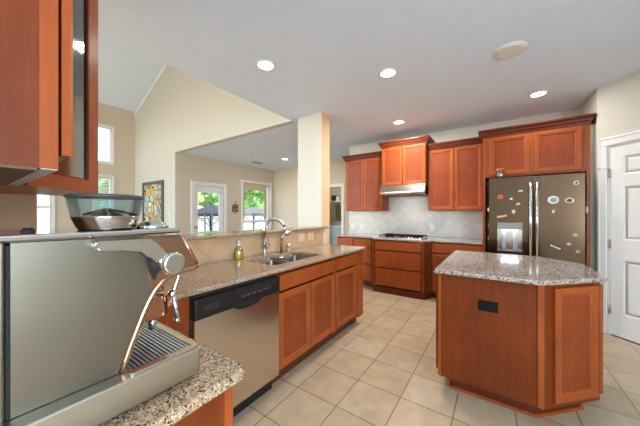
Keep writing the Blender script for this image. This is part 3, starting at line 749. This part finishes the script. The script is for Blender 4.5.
b = NB(); lathe(b, [(0.024, 0), (0.024, 0.008), (0.014, 0.014), (0.013, 0.045), (0.018, 0.05), (0.018, 0.062), (0.006, 0.066)], 16); obj('body', b, NICKEL, t)
b = NB(); rod(b, (-0.02, -0.03, 0.072), (0.02, 0.035, 0.078), 0.007, 10); rod(b, (-0.025, 0.02, 0.072), (0.025, -0.015, 0.078), 0.006, 10); obj('handle', b, NICKEL, t)
SOAP = Mat('soap_yellow'); SOAP.p.inputs['Base Color'].default_value = lin((240, 222, 36)); SOAP.p.inputs['Roughness'].default_value = 0.25; SOAP.p.inputs['Transmission Weight'].default_value = 0.25
t = thing('soap_bottle', 'clear hand soap bottle with yellow liquid against the tiled backsplash', 'soap bottle', (-1.885, 1.465, 0.915))
b = NB(); lathe(b, [(0.034, 0.002), (0.036, 0.006), (0.036, 0.062), (0.034, 0.066)], 20); obj('soap', b, SOAP.m, t)
b = NB(); lathe(b, [(0.036, 0.0), (0.039, 0.004), (0.039, 0.075), (0.030, 0.098), (0.016, 0.108), (0.014, 0.118)], 20); obj('bottle', b, CLEAR, t)
b = NB(); lathe(b, [(0.016, 0.1185), (0.016, 0.132), (0.006, 0.136), (0.006, 0.150), (0.014, 0.152), (0.014, 0.163), (0.004, 0.166)], 14); rod(b, (0, 0, 0.158), (0.035, -0.012, 0.155), 0.005, 8); obj('pump', b, WPLAST, t)
def wall_plate(name, label, loc, rz, w, h, kind, cat, mat=None):
    mat = mat or WPLAST
    t = thing(name, label, cat, loc, rz)
    obj('cover_plate', box(NB(), -w / 2, w / 2, -0.006, 0, 0, h, 0.002), mat, t)
    n = 2 if w > 0.1 else 1
    for i in range(n):
        c = (i - (n - 1) / 2) * 0.046
        if kind == 'switch': obj('rocker', box(NB(), c - 0.016, c + 0.016, -0.010, -0.0062, h / 2 - 0.032, h / 2 + 0.032, 0.002), mat, t)
        else:
            for s in (-1, 1): obj('receptacle', box(NB(), c - 0.016, c + 0.016, -0.009, -0.0062, h / 2 + s * 0.021 - 0.014, h / 2 + s * 0.021 + 0.014, 0.002), mat, t)
    return t
wall_plate('wall_switch', 'almond double wall plate on tan backsplash nearest the faucet', (-1.9375, 2.41, 0.985), R(90), 0.118, 0.10, 'switch', 'wall plate', ALMOND)
wall_plate('power_outlet', 'almond wall plate on tan backsplash nearest the column', (-1.9375, 2.60, 0.985), R(90), 0.118, 0.10, 'outlet', 'wall plate', ALMOND)
wall_plate('wall_switch', 'white wall plate at far left of the grey tiled cooking wall', (-2.50, 4.8475, 1.00), 0, 0.085, 0.12, 'switch', 'wall plate')
wall_plate('power_outlet', 'white wall plate second from left on the grey tiled cooking wall', (-2.30, 4.8475, 1.00), 0, 0.085, 0.12, 'outlet', 'wall plate')
wall_plate('power_outlet', 'white wall plate on grey tiles between cooktop and fridge', (-0.95, 4.8475, 1.01), 0, 0.078, 0.12, 'outlet', 'wall plate')

# ---------------------------------------------------------------- cooktop and hood
t = thing('gas_cooktop', 'gas cooktop with black iron grates in the far worktop', 'cooktop', (-1.325, 4.43, 0.9155))
obj('glass_plate', box(NB(), -0.36, 0.36, -0.25, 0.22, 0, 0.008, 0.003), STEEL, t)
for gx in (-0.235, 0.0, 0.235):
    b = NB()
    for s in (-1, 1): box(b, gx + s * 0.105 - 0.006, gx + s * 0.105 + 0.006, -0.20, 0.20, 0.028, 0.04); box(b, gx - 0.105, gx + 0.105, s * 0.194 - 0.006, s * 0.194 + 0.006, 0.028, 0.04)
    box(b, gx - 0.006, gx + 0.006, -0.19, 0.19, 0.028, 0.042); box(b, gx - 0.10, gx + 0.10, -0.006, 0.006, 0.028, 0.042)
    for sx in (-1, 1):
        for sy in (-1, 1): box(b, gx + sx * 0.105 - 0.007, gx + sx * 0.105 + 0.007, sy * 0.19 - 0.007, sy * 0.19 + 0.007, 0.0082, 0.03)
    obj('grate', b, BLKM, t)
for gx, gy in ((-0.235, 0.09), (-0.235, -0.09), (0.0, 0.0), (0.235, 0.09), (0.235, -0.09)):
    b = NB(); lathe(b, [(0.045, 0.0082), (0.045, 0.018), (0.03, 0.019), (0.03, 0.026)], 20, T(gx, gy, 0)); obj('burner', b, BLKM, t)
for k in range(5):
    b = NB(); lathe(b, [(0.018, 0.0082), (0.016, 0.026), (0.008, 0.027)], 14, T(0.10 + k * 0.055, -0.225, 0)); obj('knob', b, CHROME, t)
t = thing('range_hood', 'slim stainless range hood under the short raised cabinet', 'range hood', (-1.335, 4.36, 1.64))
b = NB(); prism(b, [(-0.02, 0.035), (-0.02, 0.05), (0.03, 0.168), (0.48, 0.168), (0.48, 0.0), (0.0, 0.0)], -0.375, 0.375, fn=lambda u, v, w: (w, u, v))
obj('canopy', b, STEEL, t)
obj('filter', box(NB(), -0.33, 0.33, 0.05, 0.42, -0.006, -0.0005), DGREY, t)
b = NB(); box(b, 0.16, 0.26, -0.014, -0.004, 0.008, 0.03, 0.002); obj('switch_panel', b, BLACK, t)

# ---------------------------------------------------------------- refrigerator and what is on it
FY0 = 4.085
t = thing('refrigerator', 'stainless french door refrigerator with water dispenser, covered in magnets', 'refrigerator', (0.365, 4.45, 0))
wobj('body', box(NB(), -0.088, 0.818, FY0 + 0.085, 4.80, 0.04, 1.765, 0.004), DGREY, t)
# left door with a real dispenser recess
dx0, dx1, dz0, dz1 = 0.0, 0.262, 0.83, 1.205
b = NB(); prism(b, rect(-0.09, 0.3605, 0.70, 1.785), FY0, FY0 + 0.08, [rect(dx0, dx1, dz0, dz1)], FY)
fd = wobj('door', b, STEELD, t)
b = NB(); box(b, dx0, dx1, FY0 + 0.055, FY0 + 0.078, dz0, dz1 - 0.09)
x = wobj('dispenser_recess', b, STEEL, t)
x = wobj('dispenser_control', box(NB(), dx0 + 0.001, dx1 - 0.001, FY0 - 0.004, FY0 + 0.05, 1.118, dz1, 0.003), GREY, t)
for xx in (0.07, 0.19): wobj('paddle', box(NB(), xx - 0.022, xx + 0.022, FY0 + 0.042, FY0 + 0.053, 0.86, 1.085, 0.004), GREY, t)
d = bpy.data.lights.new('dispenser_lamp', 'AREA'); d.shape = 'RECTANGLE'; d.size = 0.18; d.size_y = 0.03; d.energy = 1.0; d.color = (0.62, 0.74, 1.0)
o = bpy.data.objects.new('dispenser_lamp', d); COL.objects.link(o); o.parent = t; o.location = Vector((0.131, FY0 + 0.025, 1.116)) - Vector(t.location)
wobj('drip_ledge', box(NB(), dx0 + 0.002, dx1 - 0.002, FY0 - 0.01, FY0 + 0.054, dz0, dz0 + 0.02, 0.003), DGREY, t)
wobj('door', box(NB(), 0.3665, 0.82, FY0, FY0 + 0.08, 0.70, 1.785, 0.006, 2), STEELD, t)
wobj('drawer_front', box(NB(), -0.09, 0.82, FY0, FY0 + 0.08, 0.07, 0.69, 0.006, 2), STEELD, t)
for xx in (0.333, 0.395):
    b = NB(); rod(b, (xx, FY0 - 0.045, 0.76), (xx, FY0 - 0.045, 1.69), 0.016, 16)
    for z in (0.80, 1.65): rod(b, (xx, FY0 - 0.045, z), (xx, FY0 - 0.0005, z), 0.010, 12)
    wobj('door_handle', b, CHROME, t)
b = NB(); rod(b, (-0.02, FY0 - 0.045, 0.62), (0.75, FY0 - 0.045, 0.62), 0.014, 14)
for xx in (0.03, 0.70): rod(b, (xx, FY0 - 0.045, 0.62), (xx, FY0 - 0.0005, 0.62), 0.010, 12)
wobj('drawer_handle', b, CHROME, t)
b = NB()
for xx in (-0.04, 0.77): box(b, xx - 0.03, xx + 0.03, FY0 + 0.1, FY0 + 0.16, 0, 0.04); box(b, xx - 0.03, xx + 0.03, 4.7, 4.76, 0, 0.04)
wobj('foot', b, BLACK, t)
MC = {k: plain('magnet_' + k, c, 0.4, noise_amt=0.15, scale=60) for k, c in dict(white=(228, 222, 214), cream=(222, 204, 176), orange=(196, 96, 46), red=(186, 78, 56), blue=(120, 146, 160), dark=(42, 40, 40), tan=(186, 160, 124)).items()}
MG = 'refrigerator magnets'
def magnet(label, x, z, shape, sx, sz, col, inner=None, tilt=0.0):
    t = thing('fridge_magnet', label, 'magnet', (x, FY0 - 0.0005, z), 0, MG)
    b = NB()
    rot = Matrix.Rotation(tilt, 4, 'Y')
    if shape == 'disc': lathe(b, [(1, 0), (1, 0.8), (0.85, 1.0)], 20, rot @ Matrix.Rotation(R(90), 4, 'X') @ Matrix.Diagonal((sx, sz, 0.008, 1)))
    elif shape == 'flower':
        pts = [((0.75 + 0.25 * math.cos(5 * a)) * math.cos(a) * sx, (0.75 + 0.25 * math.cos(5 * a)) * math.sin(a) * sz) for a in [2 * PI * k / 30 for k in range(30)]]
        prism(b, pts, -0.007, 0.0, fn=FY); bmesh.ops.transform(b, matrix=rot, verts=b.verts)
    else:
        box(b, -sx, sx, -0.006, 0, -sz, sz, 0.001); bmesh.ops.transform(b, matrix=rot, verts=b.verts)
    obj('badge', b, MC[col], t)
    if inner:
        if shape == 'rect':
            b = NB()
            for k in range(5): box(b, -sx * 0.78 + k * sx * 0.33, -sx * 0.62 + k * sx * 0.33 + sx * 0.06, -0.0075, -0.0062, -sz * 0.5, sz * 0.5 - (k % 2) * sz * 0.2)
            bmesh.ops.transform(b, matrix=rot, verts=b.verts); obj('lettering', b, MC[inner], t)
        else:
            b = NB(); lathe(b, [(0.55, 0), (0.45, 1.0)], 16, T(0, -0.0082, 0) @ Matrix.Rotation(R(90), 4, 'X') @ Matrix.Diagonal((sx, sz, 0.002, 1))); obj('centre', b, MC[inner], t)
magnet('large round pale magnet high on the right fridge door', 0.547, 1.482, 'disc', 0.052, 0.048, 'white', 'blue')
magnet('oval cream magnet with dark centre right of the large pale one', 0.686, 1.472, 'disc', 0.042, 0.032, 'cream', 'dark')
magnet('small dark and white magnet near top right corner of fridge', 0.744, 1.672, 'disc', 0.024, 0.024, 'white', 'dark')
magnet('tiny white flower magnet below the large round magnet', 0.547, 1.345, 'flower', 0.016, 0.024, 'white')
magnet('small white flower magnet low on right fridge door, topmost of three', 0.736, 1.074, 'flower', 0.024, 0.022, 'white', 'tan')
magnet('small white flower magnet low on right fridge door, middle and leftmost of three', 0.681, 0.967, 'flower', 0.022, 0.022, 'white', 'cream')
magnet('small white flower magnet low on right fridge door, lowest of three', 0.757, 0.885, 'flower', 0.022, 0.020, 'white', 'tan')
magnet('black slanted bar magnet with pale lettering on right fridge door', 0.565, 0.925, 'rect', 0.062, 0.020, 'dark', 'white', R(26))
magnet('orange round magnet high on left fridge door', 0.034, 1.537, 'disc', 0.032, 0.034, 'orange', 'red')
magnet('tiny white magnet right of the orange round magnet', 0.145, 1.507, 'disc', 0.015, 0.014, 'white')
magnet('cream flat magnet nearest the top of left fridge door', 0.241, 1.605, 'rect', 0.022, 0.012, 'cream')
magnet('cream tilted magnet in the middle of left fridge door', 0.216, 1.441, 'rect', 0.020, 0.012, 'cream', None, R(-20))
magnet('pale star magnet just above the water dispenser', 0.17, 1.345, 'flower', 0.024, 0.034, 'cream')
magnet('red and white slanted strip magnet at left above the water dispenser', 0.05, 1.285, 'rect', 0.060, 0.018, 'red', 'white', R(-12))
for i, (z, c, lab) in enumerate(((1.37, 'white', 'small white magnet on left side edge of fridge, uppermost of three'), (1.16, 'blue', 'small blue magnet on left side edge of fridge, middle of three'), (0.99, 'orange', 'small orange magnet on left side edge of fridge, lowest of three'))):
    b = NB(); lathe(b, [(0.03, 0), (0.03, 0.01), (0.024, 0.014)], 16, T(-0.0905, FY0 + 0.03, z) @ Matrix.Rotation(R(-90), 4, 'Y'))
    o = center(obj('fridge_magnet', b, MC[c])); tag(o, lab, 'magnet', MG)
b = NB(); lathe(b, [(0.042, 0), (0.042, 0.012), (0.034, 0.02)], 16, T(0.8205, FY0 + 0.03, 1.36) @ Matrix.Rotation(R(90), 4, 'Y'))
o = center(obj('fridge_magnet', b, MC['cream'])); tag(o, 'cream round magnet on right side edge of fridge', 'magnet', MG)
t = thing('glass_jar', 'clear jar with orange lid standing on top of the refrigerator', 'jar', (0.03, 4.142, 1.7855))
b = NB(); lathe(b, [(0.044, 0), (0.05, 0.004), (0.05, 0.075), (0.042, 0.088), (0.042, 0.094)], 20); obj('jar_body', b, CLEAR, t)
b = NB(); lathe(b, [(0.046, 0.0945), (0.048, 0.098), (0.048, 0.122), (0.045, 0.126)], 20); obj('lid', b, MC['orange'], t)

# ---------------------------------------------------------------- ceiling fittings
DL = 'recessed ceiling lights'
def downlight(label, x, y, z=H, power=6):
    t = thing('recessed_light', label, 'ceiling light', (x, y, z), 0, DL)
    b = NB(); lathe(b, [(0.072, -0.0005), (0.092, -0.0005), (0.092, -0.006), (0.085, -0.010), (0.072, -0.008)], 32, cap0=False, cap1=False)
    obj('trim_ring', b, LAMPD, t)
    b = NB(); lathe(b, [(0.072, -0.0035), (0.072, -0.0030)], 32); obj('lens', b, LAMP, t)
    d = bpy.data.lights.new('bulb', 'AREA'); d.shape = 'DISK'; d.size = 0.13; d.energy = power; d.color = (1.0, 0.96, 0.90)
    o = bpy.data.objects.new('bulb', d); COL.objects.link(o); o.parent = t; o.location = (0, 0, -0.012)
    return t
downlight('bright recessed ceiling light above the sink counter, nearest the camera', -1.83, 1.735, H, 3)
downlight('recessed ceiling light in middle of kitchen ceiling above the floor left of the island', -0.912, 2.535, H, 12)
downlight('recessed ceiling light in front of the range hood cabinet', -1.26, 3.99, H, 24)
downlight('recessed ceiling light in front of the refrigerator cabinet', 0.40, 3.99, H, 5)
downlight('recessed ceiling light far off in the nook ceiling', -4.56, 5.0)
downlight('added unseen ceiling light brightening the laundry room beyond the hall doorway', -3.9, 6.75, H, 6)  # fill lamp added out of view to brighten the laundry room
t = thing('ceiling_speaker', 'round white ceiling speaker grille above the island', 'speaker', (0.09, 2.78, H))
b = NB(); lathe(b, [(0.12, -0.0005), (0.12, -0.010), (0.108, -0.014)], 36, cap1=True); obj('rim', b, LAMPD, t)
b = NB(); lathe(b, [(0.104, -0.0145), (0.09, -0.018)], 36); obj('grille', b, WPLAST, t)
t = thing('smoke_detector', 'white disc smoke detector on the nook ceiling', 'smoke detector', (-4.83, 4.07, H))
b = NB(); lathe(b, [(0.07, -0.0005), (0.07, -0.012), (0.058, -0.03), (0.02, -0.034)], 24); obj('housing', b, WPLAST, t)
t = thing('ceiling_vent', 'rectangular white air vent in the nook ceiling', 'vent', (-5.5, 4.9, H))
obj('frame', prism(NB(), rect(-0.10, 0.10, -0.2, 0.2), -0.008, -0.0005, [rect(-0.08, 0.08, -0.18, 0.18)]), WPLAST, t)
b = NB()
for k in range(8): box(b, -0.075 + k * 0.02, -0.063 + k * 0.02, -0.18, 0.18, -0.006, -0.002)
obj('louvres', b, GREY, t)

# ---------------------------------------------------------------- wall pieces in the rooms beyond
t = thing('framed_picture', 'abstract yellow and blue picture in dark frame on great room wall', 'picture', (-7.27, 2.9995, 1.05))
FRM = plain('frame_dark', (84, 90, 84), 0.4)
obj('frame', prism(NB(), rect(-0.58, 0.58, 0, 1.09), -0.035, 0, [rect(-0.5, 0.5, 0.08, 1.01)], FY), FRM, t)
A = Mat('abstract_print'); tc = A.n('ShaderNodeTexCoord'); mp = A.n('ShaderNodeMapping'); mp.inputs['Scale'].default_value = (1.0, 1.0, 1.0); A.l(tc.outputs['Object'], mp.inputs[0])
nz = A.n('ShaderNodeTexNoise'); nz.inputs['Scale'].default_value = 2.0; A.l(mp.outputs[0], nz.inputs['Vector'])
vm = A.n('ShaderNodeVectorMath', operation='MULTIPLY_ADD'); vm.inputs[1].default_value = (0.5, 0.5, 0.5); A.l(nz.outputs['Color'], vm.inputs[0]); A.l(mp.outputs[0], vm.inputs[2])
vo = A.n('ShaderNodeTexVoronoi'); vo.inputs['Scale'].default_value = 5.5; A.l(vm.outputs[0], vo.inputs['Vector'])
ve = A.n('ShaderNodeTexVoronoi', feature='DISTANCE_TO_EDGE'); ve.inputs['Scale'].default_value = 5.5; A.l(vm.outputs[0], ve.inputs['Vector'])
sp = A.n('ShaderNodeSeparateColor'); A.l(vo.outputs['Color'], sp.inputs[0])
cc = A.ramp(sp.outputs[0], [(0.0, lin((222, 202, 130))), (0.3, lin((232, 226, 206))), (0.55, lin((172, 188, 186))), (0.8, lin((206, 168, 112)))])
[setattr(n_.color_ramp, 'interpolation', 'CONSTANT') for n_ in A.t.nodes if n_.type == 'VALTORGB']
ee = A.ramp(ve.outputs['Distance'], [(0.04, (0.05, 0.06, 0.07, 1)), (0.07, (1, 1, 1, 1))])
A.l(A.mix(1.0, cc, ee, 'MULTIPLY'), A.p.inputs['Base Color']); A.p.inputs['Roughness'].default_value = 0.5
obj('print', box(NB(), -0.5, 0.5, -0.012, -0.001, 0.08, 1.01), A.m, t)
wall_plate('wall_switch', 'white light switch on great room wall right of the framed picture', (-6.42, 2.9995, 1.24), 0, 0.085, 0.12, 'switch', 'light switch')
t = thing('wall_plaque', 'dark two-row word plaque hanging between nook door and window', 'plaque', (-6.149, 4.66, 1.32))
b = NB(); box(b, 0.0, 0.012, -0.10, 0.10, 0.16, 0.255, 0.002); box(b, 0.0, 0.012, -0.115, 0.105, 0.055, 0.145, 0.002); box(b, 0.002, 0.008, -0.01, 0.01, 0.0, 0.36)
obj('board', b, BLKM, t)
b = NB()
for k in range(5):
    box(b, 0.0122, 0.014, -0.085 + k * 0.037, -0.065 + k * 0.037, 0.185, 0.235); box(b, 0.0122, 0.014, -0.098 + k * 0.04, -0.072 + k * 0.04, 0.078, 0.125)
obj('lettering', b, MC['tan'], t)
b = NB(); prism(b, rect(-0.06, 0.06, 0, 0.05), 0.0, 0.01, fn=FXX); obj('tag', b, MC['tan'], t)
# laundry room beyond the hall doorway
WASH = plain('appliance_blue_grey', (168, 184, 190), 0.35)
t = thing('washing_machine', 'blue-grey washing machine seen through the far hall doorway', 'appliance', (-4.15, 7.05, 0))
obj('body', box(NB(), -0.34, 0.34, -0.30, 0.34, 0.02, 0.90, 0.01, 2), WASH, t)
obj('lid', box(NB(), -0.33, 0.33, -0.29, 0.20, 0.9005, 0.93, 0.008, 2), WHITE, t)
obj('control_panel', box(NB(), -0.34, 0.34, 0.2, 0.34, 0.9005, 1.05, 0.01, 2), WASH, t)
obj('front_door', box(NB(), -0.30, 0.30, -0.315, -0.3005, 0.10, 0.80, 0.006, 2), WASH, t)
b = NB(); box(b, -0.34, 0.34, -0.30, 0.34, 0.0, 0.0195); obj('foot', b, DGREY, t)
t = thing('wall_shelf', 'white shelf high on the laundry wall through the far hall doorway', 'shelf', (-4.2, 7.3, 1.70))
obj('board', box(NB(), -0.65, 0.65, -0.18, 0.199, 0.0, 0.025), WHITE, t)
for xx in (-0.5, 0.5):
    b = NB(); box(b, xx - 0.01, xx + 0.01, 0.0, 0.199, -0.03, -0.0005); box(b, xx - 0.01, xx + 0.01, 0.17, 0.199, -0.2, -0.03); obj('bracket', b, WHITE, t)
for i, (xx, hh, c, lab) in enumerate(((-4.42, 0.16, 'dark', 'dark box on the laundry shelf, left'), (-4.25, 0.13, 'white', 'white box on the laundry shelf, centre'), (-4.09, 0.17, 'tan', 'tan box on the laundry shelf, right'))):
    t = thing('storage_box', lab, 'box', (xx, 7.28, 1.7255), 0, 'boxes on the laundry shelf')
    obj('box_body', box(NB(), -0.065, 0.065, -0.12, 0.12, 0, hh, 0.003), MC[c], t); obj('lid', box(NB(), -0.068, 0.068, -0.123, 0.123, hh + 0.0005, hh + 0.03, 0.003), MC[c], t)
OLIVE = plain('olive_towel', (128, 134, 104), 0.9)
b = NB(); n = 16
prism(b, [(-0.30 + 0.6 * k / n, -0.02 + 0.012 * math.sin(k * 1.3)) for k in range(n + 1)] + [(-0.30 + 0.6 * k / n, 0.0 + 0.012 * math.sin(k * 1.3)) for k in range(n, -1, -1)], 1.10, 1.62)
o = center(obj('hanging_towel', b, OLIVE)); o.location += Vector((-4.2, 7.475, 0)); tag(o, 'olive green towel hanging under the laundry shelf', 'towel')

# ---------------------------------------------------------------- coffee machine in the foreground
t = thing('espresso_machine', 'large stainless espresso machine filling the left foreground', 'coffee machine', (-0.76, 0.20, 0.915))
XF, XB = -0.645, -0.900
XT, YT = -0.606, 0.360
b = NB(); prism(b, rrect(XB - 0.005, XT, 0.032, YT, 0.010, 4), 0.927, 0.988, edge=0.003)
wobj('base', b, STEELL, t)
for fx in (-0.645, -0.87):
    for fy in (0.06, 0.325):
        b = NB(); cyl(b, fx, fy, 0.9152, 0.9265, 0.014); wobj('foot', b, RUB, t)
b = NB(); prism(b, rrect(-0.893, XT - 0.005, 0.208, YT - 0.004, 0.008, 3), 0.9882, 0.9945, [rect(-0.880, XT - 0.020, 0.215, YT - 0.019)])
wobj('tray_rim', b, STEEL, t)
wobj('drip_tray', box(NB(), -0.879, XT - 0.021, 0.216, YT - 0.020, 0.9882, 0.9886), NAVY, t)
b = NB(); n = 15
for k in range(n):
    y = 0.2195 + k * (0.117 / (n - 1)); box(b, -0.879, XT - 0.021, y - 0.0021, y + 0.0021, 0.9890, 0.9935)
wobj('drip_grille', b, SLAT, t)
prof = [(0.0575, 0.989), (0.206, 0.989), (0.214, 1.01), (0.224, 1.04), (0.236, 1.072), (0.247, 1.10), (0.258, 1.124), (0.270, 1.144), (0.285, 1.160), (0.304, 1.171), (0.330, 1.177), (0.362, 1.179), (0.370, 1.186), (0.3685, 1.194), (0.331, 1.262), (0.322, 1.268), (0.0575, 1.272)]
wobj('side_panel', prism(NB(), prof, XF - 0.010, XF, fn=FXX, edge=0.0), STEELB, t)
wobj('side_panel', prism(NB(), prof, XB, XB + 0.010, fn=FXX), POL, t)
head = [(0.06, 1.165), (0.285, 1.165), (0.304, 1.174), (0.362, 1.182), (0.3665, 1.188), (0.327, 1.262), (0.318, 1.268), (0.06, 1.268)]
wobj('head', prism(NB(), head, XB + 0.0125, XF - 0.0125, fn=FXX), POL, t)
wobj('head_side_plate', prism(NB(), [(0.262, 1.150), (0.285, 1.166), (0.304, 1.177), (0.362, 1.184), (0.3665, 1.19), (0.327, 1.263), (0.244, 1.267)], XF + 0.0004, XF + 0.003, fn=FXX), STEEL_REFL, t)  # plate carries the painted wood reflection on the head's side
wobj('column', prism(NB(), [(0.06, 0.9895), (0.17, 0.9895), (0.215, 1.1645), (0.06, 1.1645)], XB + 0.0125, XF - 0.0125, fn=FXX), POL, t)
b = NB(); tube(b, [(XF - 0.002, y, z) for y, z in prof[1:13]], 0.0075, 10); wobj('edge_trim', b, STEEL_REFL, t)
b = NB(); rod(b, (XF - 0.001, 0.3695, 1.189), (XF - 0.001, 0.3315, 1.2635), 0.005, 10); wobj('edge_trim', b, STEEL_REFL_RED, t)
b = NB(); prism(b, rrect(XB, XF, 0.03, 0.0525, 0.004, 3), 0.9885, 1.272); wobj('rear_panel', b, STEELB, t)
wobj('seam', box(NB(), XB + 0.004, XF - 0.003, 0.0527, 0.0572, 0.9885, 1.268), RUB, t)
b = NB(); prism(b, rrect(XB - 0.003, XF + 0.004, 0.028, 0.332, 0.014, 4), 1.2725, 1.2855, edge=0.004); wobj('top_cover', b, CHROME, t)
b = NB(); box(b, -0.83, -0.728, 0.2165, 0.338, 1.045, 1.108, 0.006, 2); wobj('group_head', b, STEEL_REFL_RED, t)
b = NB(); box(b, -0.82, -0.735, 0.22, 0.33, 1.112, 1.1645, 0.004, 2); wobj('group_collar', b, STEEL_REFL_RED, t)
b = NB(); rod(b, (-0.755, 0.31, 1.0445), (-0.755, 0.31, 1.015), 0.010, 12); wobj('coffee_spout', b, CHROME, t)
b = NB(); tube(b, [(-0.700, 0.352, 1.1815), (-0.700, 0.349, 1.15), (-0.702, 0.340, 1.122), (-0.702, 0.334, 1.106)], 0.0055, 10); tube(b, [(-0.702, 0.336, 1.110), (-0.700, 0.343, 1.07), (-0.698, 0.345, 1.045)], 0.0062, 10); rod(b, (-0.698, 0.345, 1.045), (-0.698, 0.345, 1.034), 0.008, 10)
wobj('steam_wand', b, CHROME, t)
bb = bmesh.new(); bmesh.ops.create_uvsphere(bb, u_segments=14, v_segments=8, radius=0.011)
b = NB(); merge(b, bb, T(-0.702, 0.335, 1.110)); wobj('wand_joint', b, CHROME, t)
# steam lever on the side
b = NB(); lathe(b, [(0.0265, 0.0), (0.0265, 0.024), (0.0245, 0.031), (0.021, 0.034)], 28, T(XF + 0.0035, 0.297, 1.205) @ Matrix.Rotation(R(90), 4, 'Y'))
wobj('lever_knob', b, CHROME, t)
lp = [(0.150, 1.2610), (0.160, 1.2495), (0.234, 1.2435), (0.266, 1.208), (0.288, 1.226), (0.257, 1.2625), (0.246, 1.2655), (0.158, 1.2672)]
b = NB(); prism(b, lp, XF + 0.012, XF + 0.028, fn=FXX, edge=0.0); bmesh.ops.bevel(b, geom=list(b.edges), offset=0.004, segments=2, affect='EDGES')
rod(b, (XF + 0.0005, 0.16, 1.259), (XF + 0.013, 0.16, 1.259), 0.005, 10)
wobj('steam_lever', b, CHROME, t)
b = NB(); prism(b, [(0.246, 1.243), (0.266, 1.222), (0.276, 1.19), (0.266, 1.170), (0.252, 1.20)], XF + 0.0032, XF + 0.008, fn=FXX); wobj('lever_bracket', b, BLACK, t)
# bean hopper
hp = thing('bean_hopper', 'round smoked glass bean hopper on top of the espresso machine', 'bean hopper', (-0.722, 0.204, 1.2858))
b = NB(); lathe(b, [(0.048, 0), (0.051, 0.003), (0.0605, 0.026), (0.061, 0.0285)], 40); obj('bowl', b, POL, hp)
b = NB(); lathe(b, [(0.0608, 0.029), (0.0685, 0.068)], 40, cap0=False, cap1=False); lathe(b, [(0.0588, 0.029), (0.0665, 0.068)], 40, cap0=False, cap1=False); obj('glass_wall', b, SMOKE, hp)
b = NB(); lathe(b, [(0.069, 0.0682), (0.0705, 0.070), (0.0705, 0.0725), (0.066, 0.075), (0.03, 0.076)], 40); obj('lid', b, DGREY, hp)
b = NB(); lathe(b, [(0.030, 0.0290), (0.028, 0.031), (0.014, 0.040), (0.008, 0.046)], 24)
for k in range(3):
    a = PI / 3 + 2 * PI * k / 3; rod(b, (0.010 * math.cos(a), 0.010 * math.sin(a), 0.042), (0.053 * math.cos(a), 0.053 * math.sin(a), 0.032), 0.003, 8)
obj('inner_cone', b, BLACK, hp)
# small things on the machine's top
t = thing('metal_funnel', 'low polished metal dome lying on front of the espresso machine top', 'metal lid', (-0.70, 0.288, 1.2858))
b = NB(); lathe(b, [(0.034, 0), (0.033, 0.004), (0.026, 0.012), (0.012, 0.017), (0.004, 0.018)], 28); obj('dome', b, CHROME, t)
t = thing('small_canister', 'tiny brown canister behind the hopper on the espresso machine top', 'canister', (-0.85, 0.300, 1.2858))
b = NB(); cyl(b, 0, 0, 0, 0.026, 0.010, 16, 0.002); obj('canister_body', b, BRONZE, t)
b = NB(); cyl(b, 0, 0, 0.0265, 0.034, 0.0105, 16, 0.002); obj('lid', b, BRONZE, t)
b = NB(); lathe(b, [(0.008, 0), (0.009, 0.004), (0.005, 0.010)], 14); o = obj('rubber_button', b, RUB); o.location = (-0.66, 0.078, 1.2858); tag(o, 'tiny black rubber button on the espresso machine top at far left', 'button')
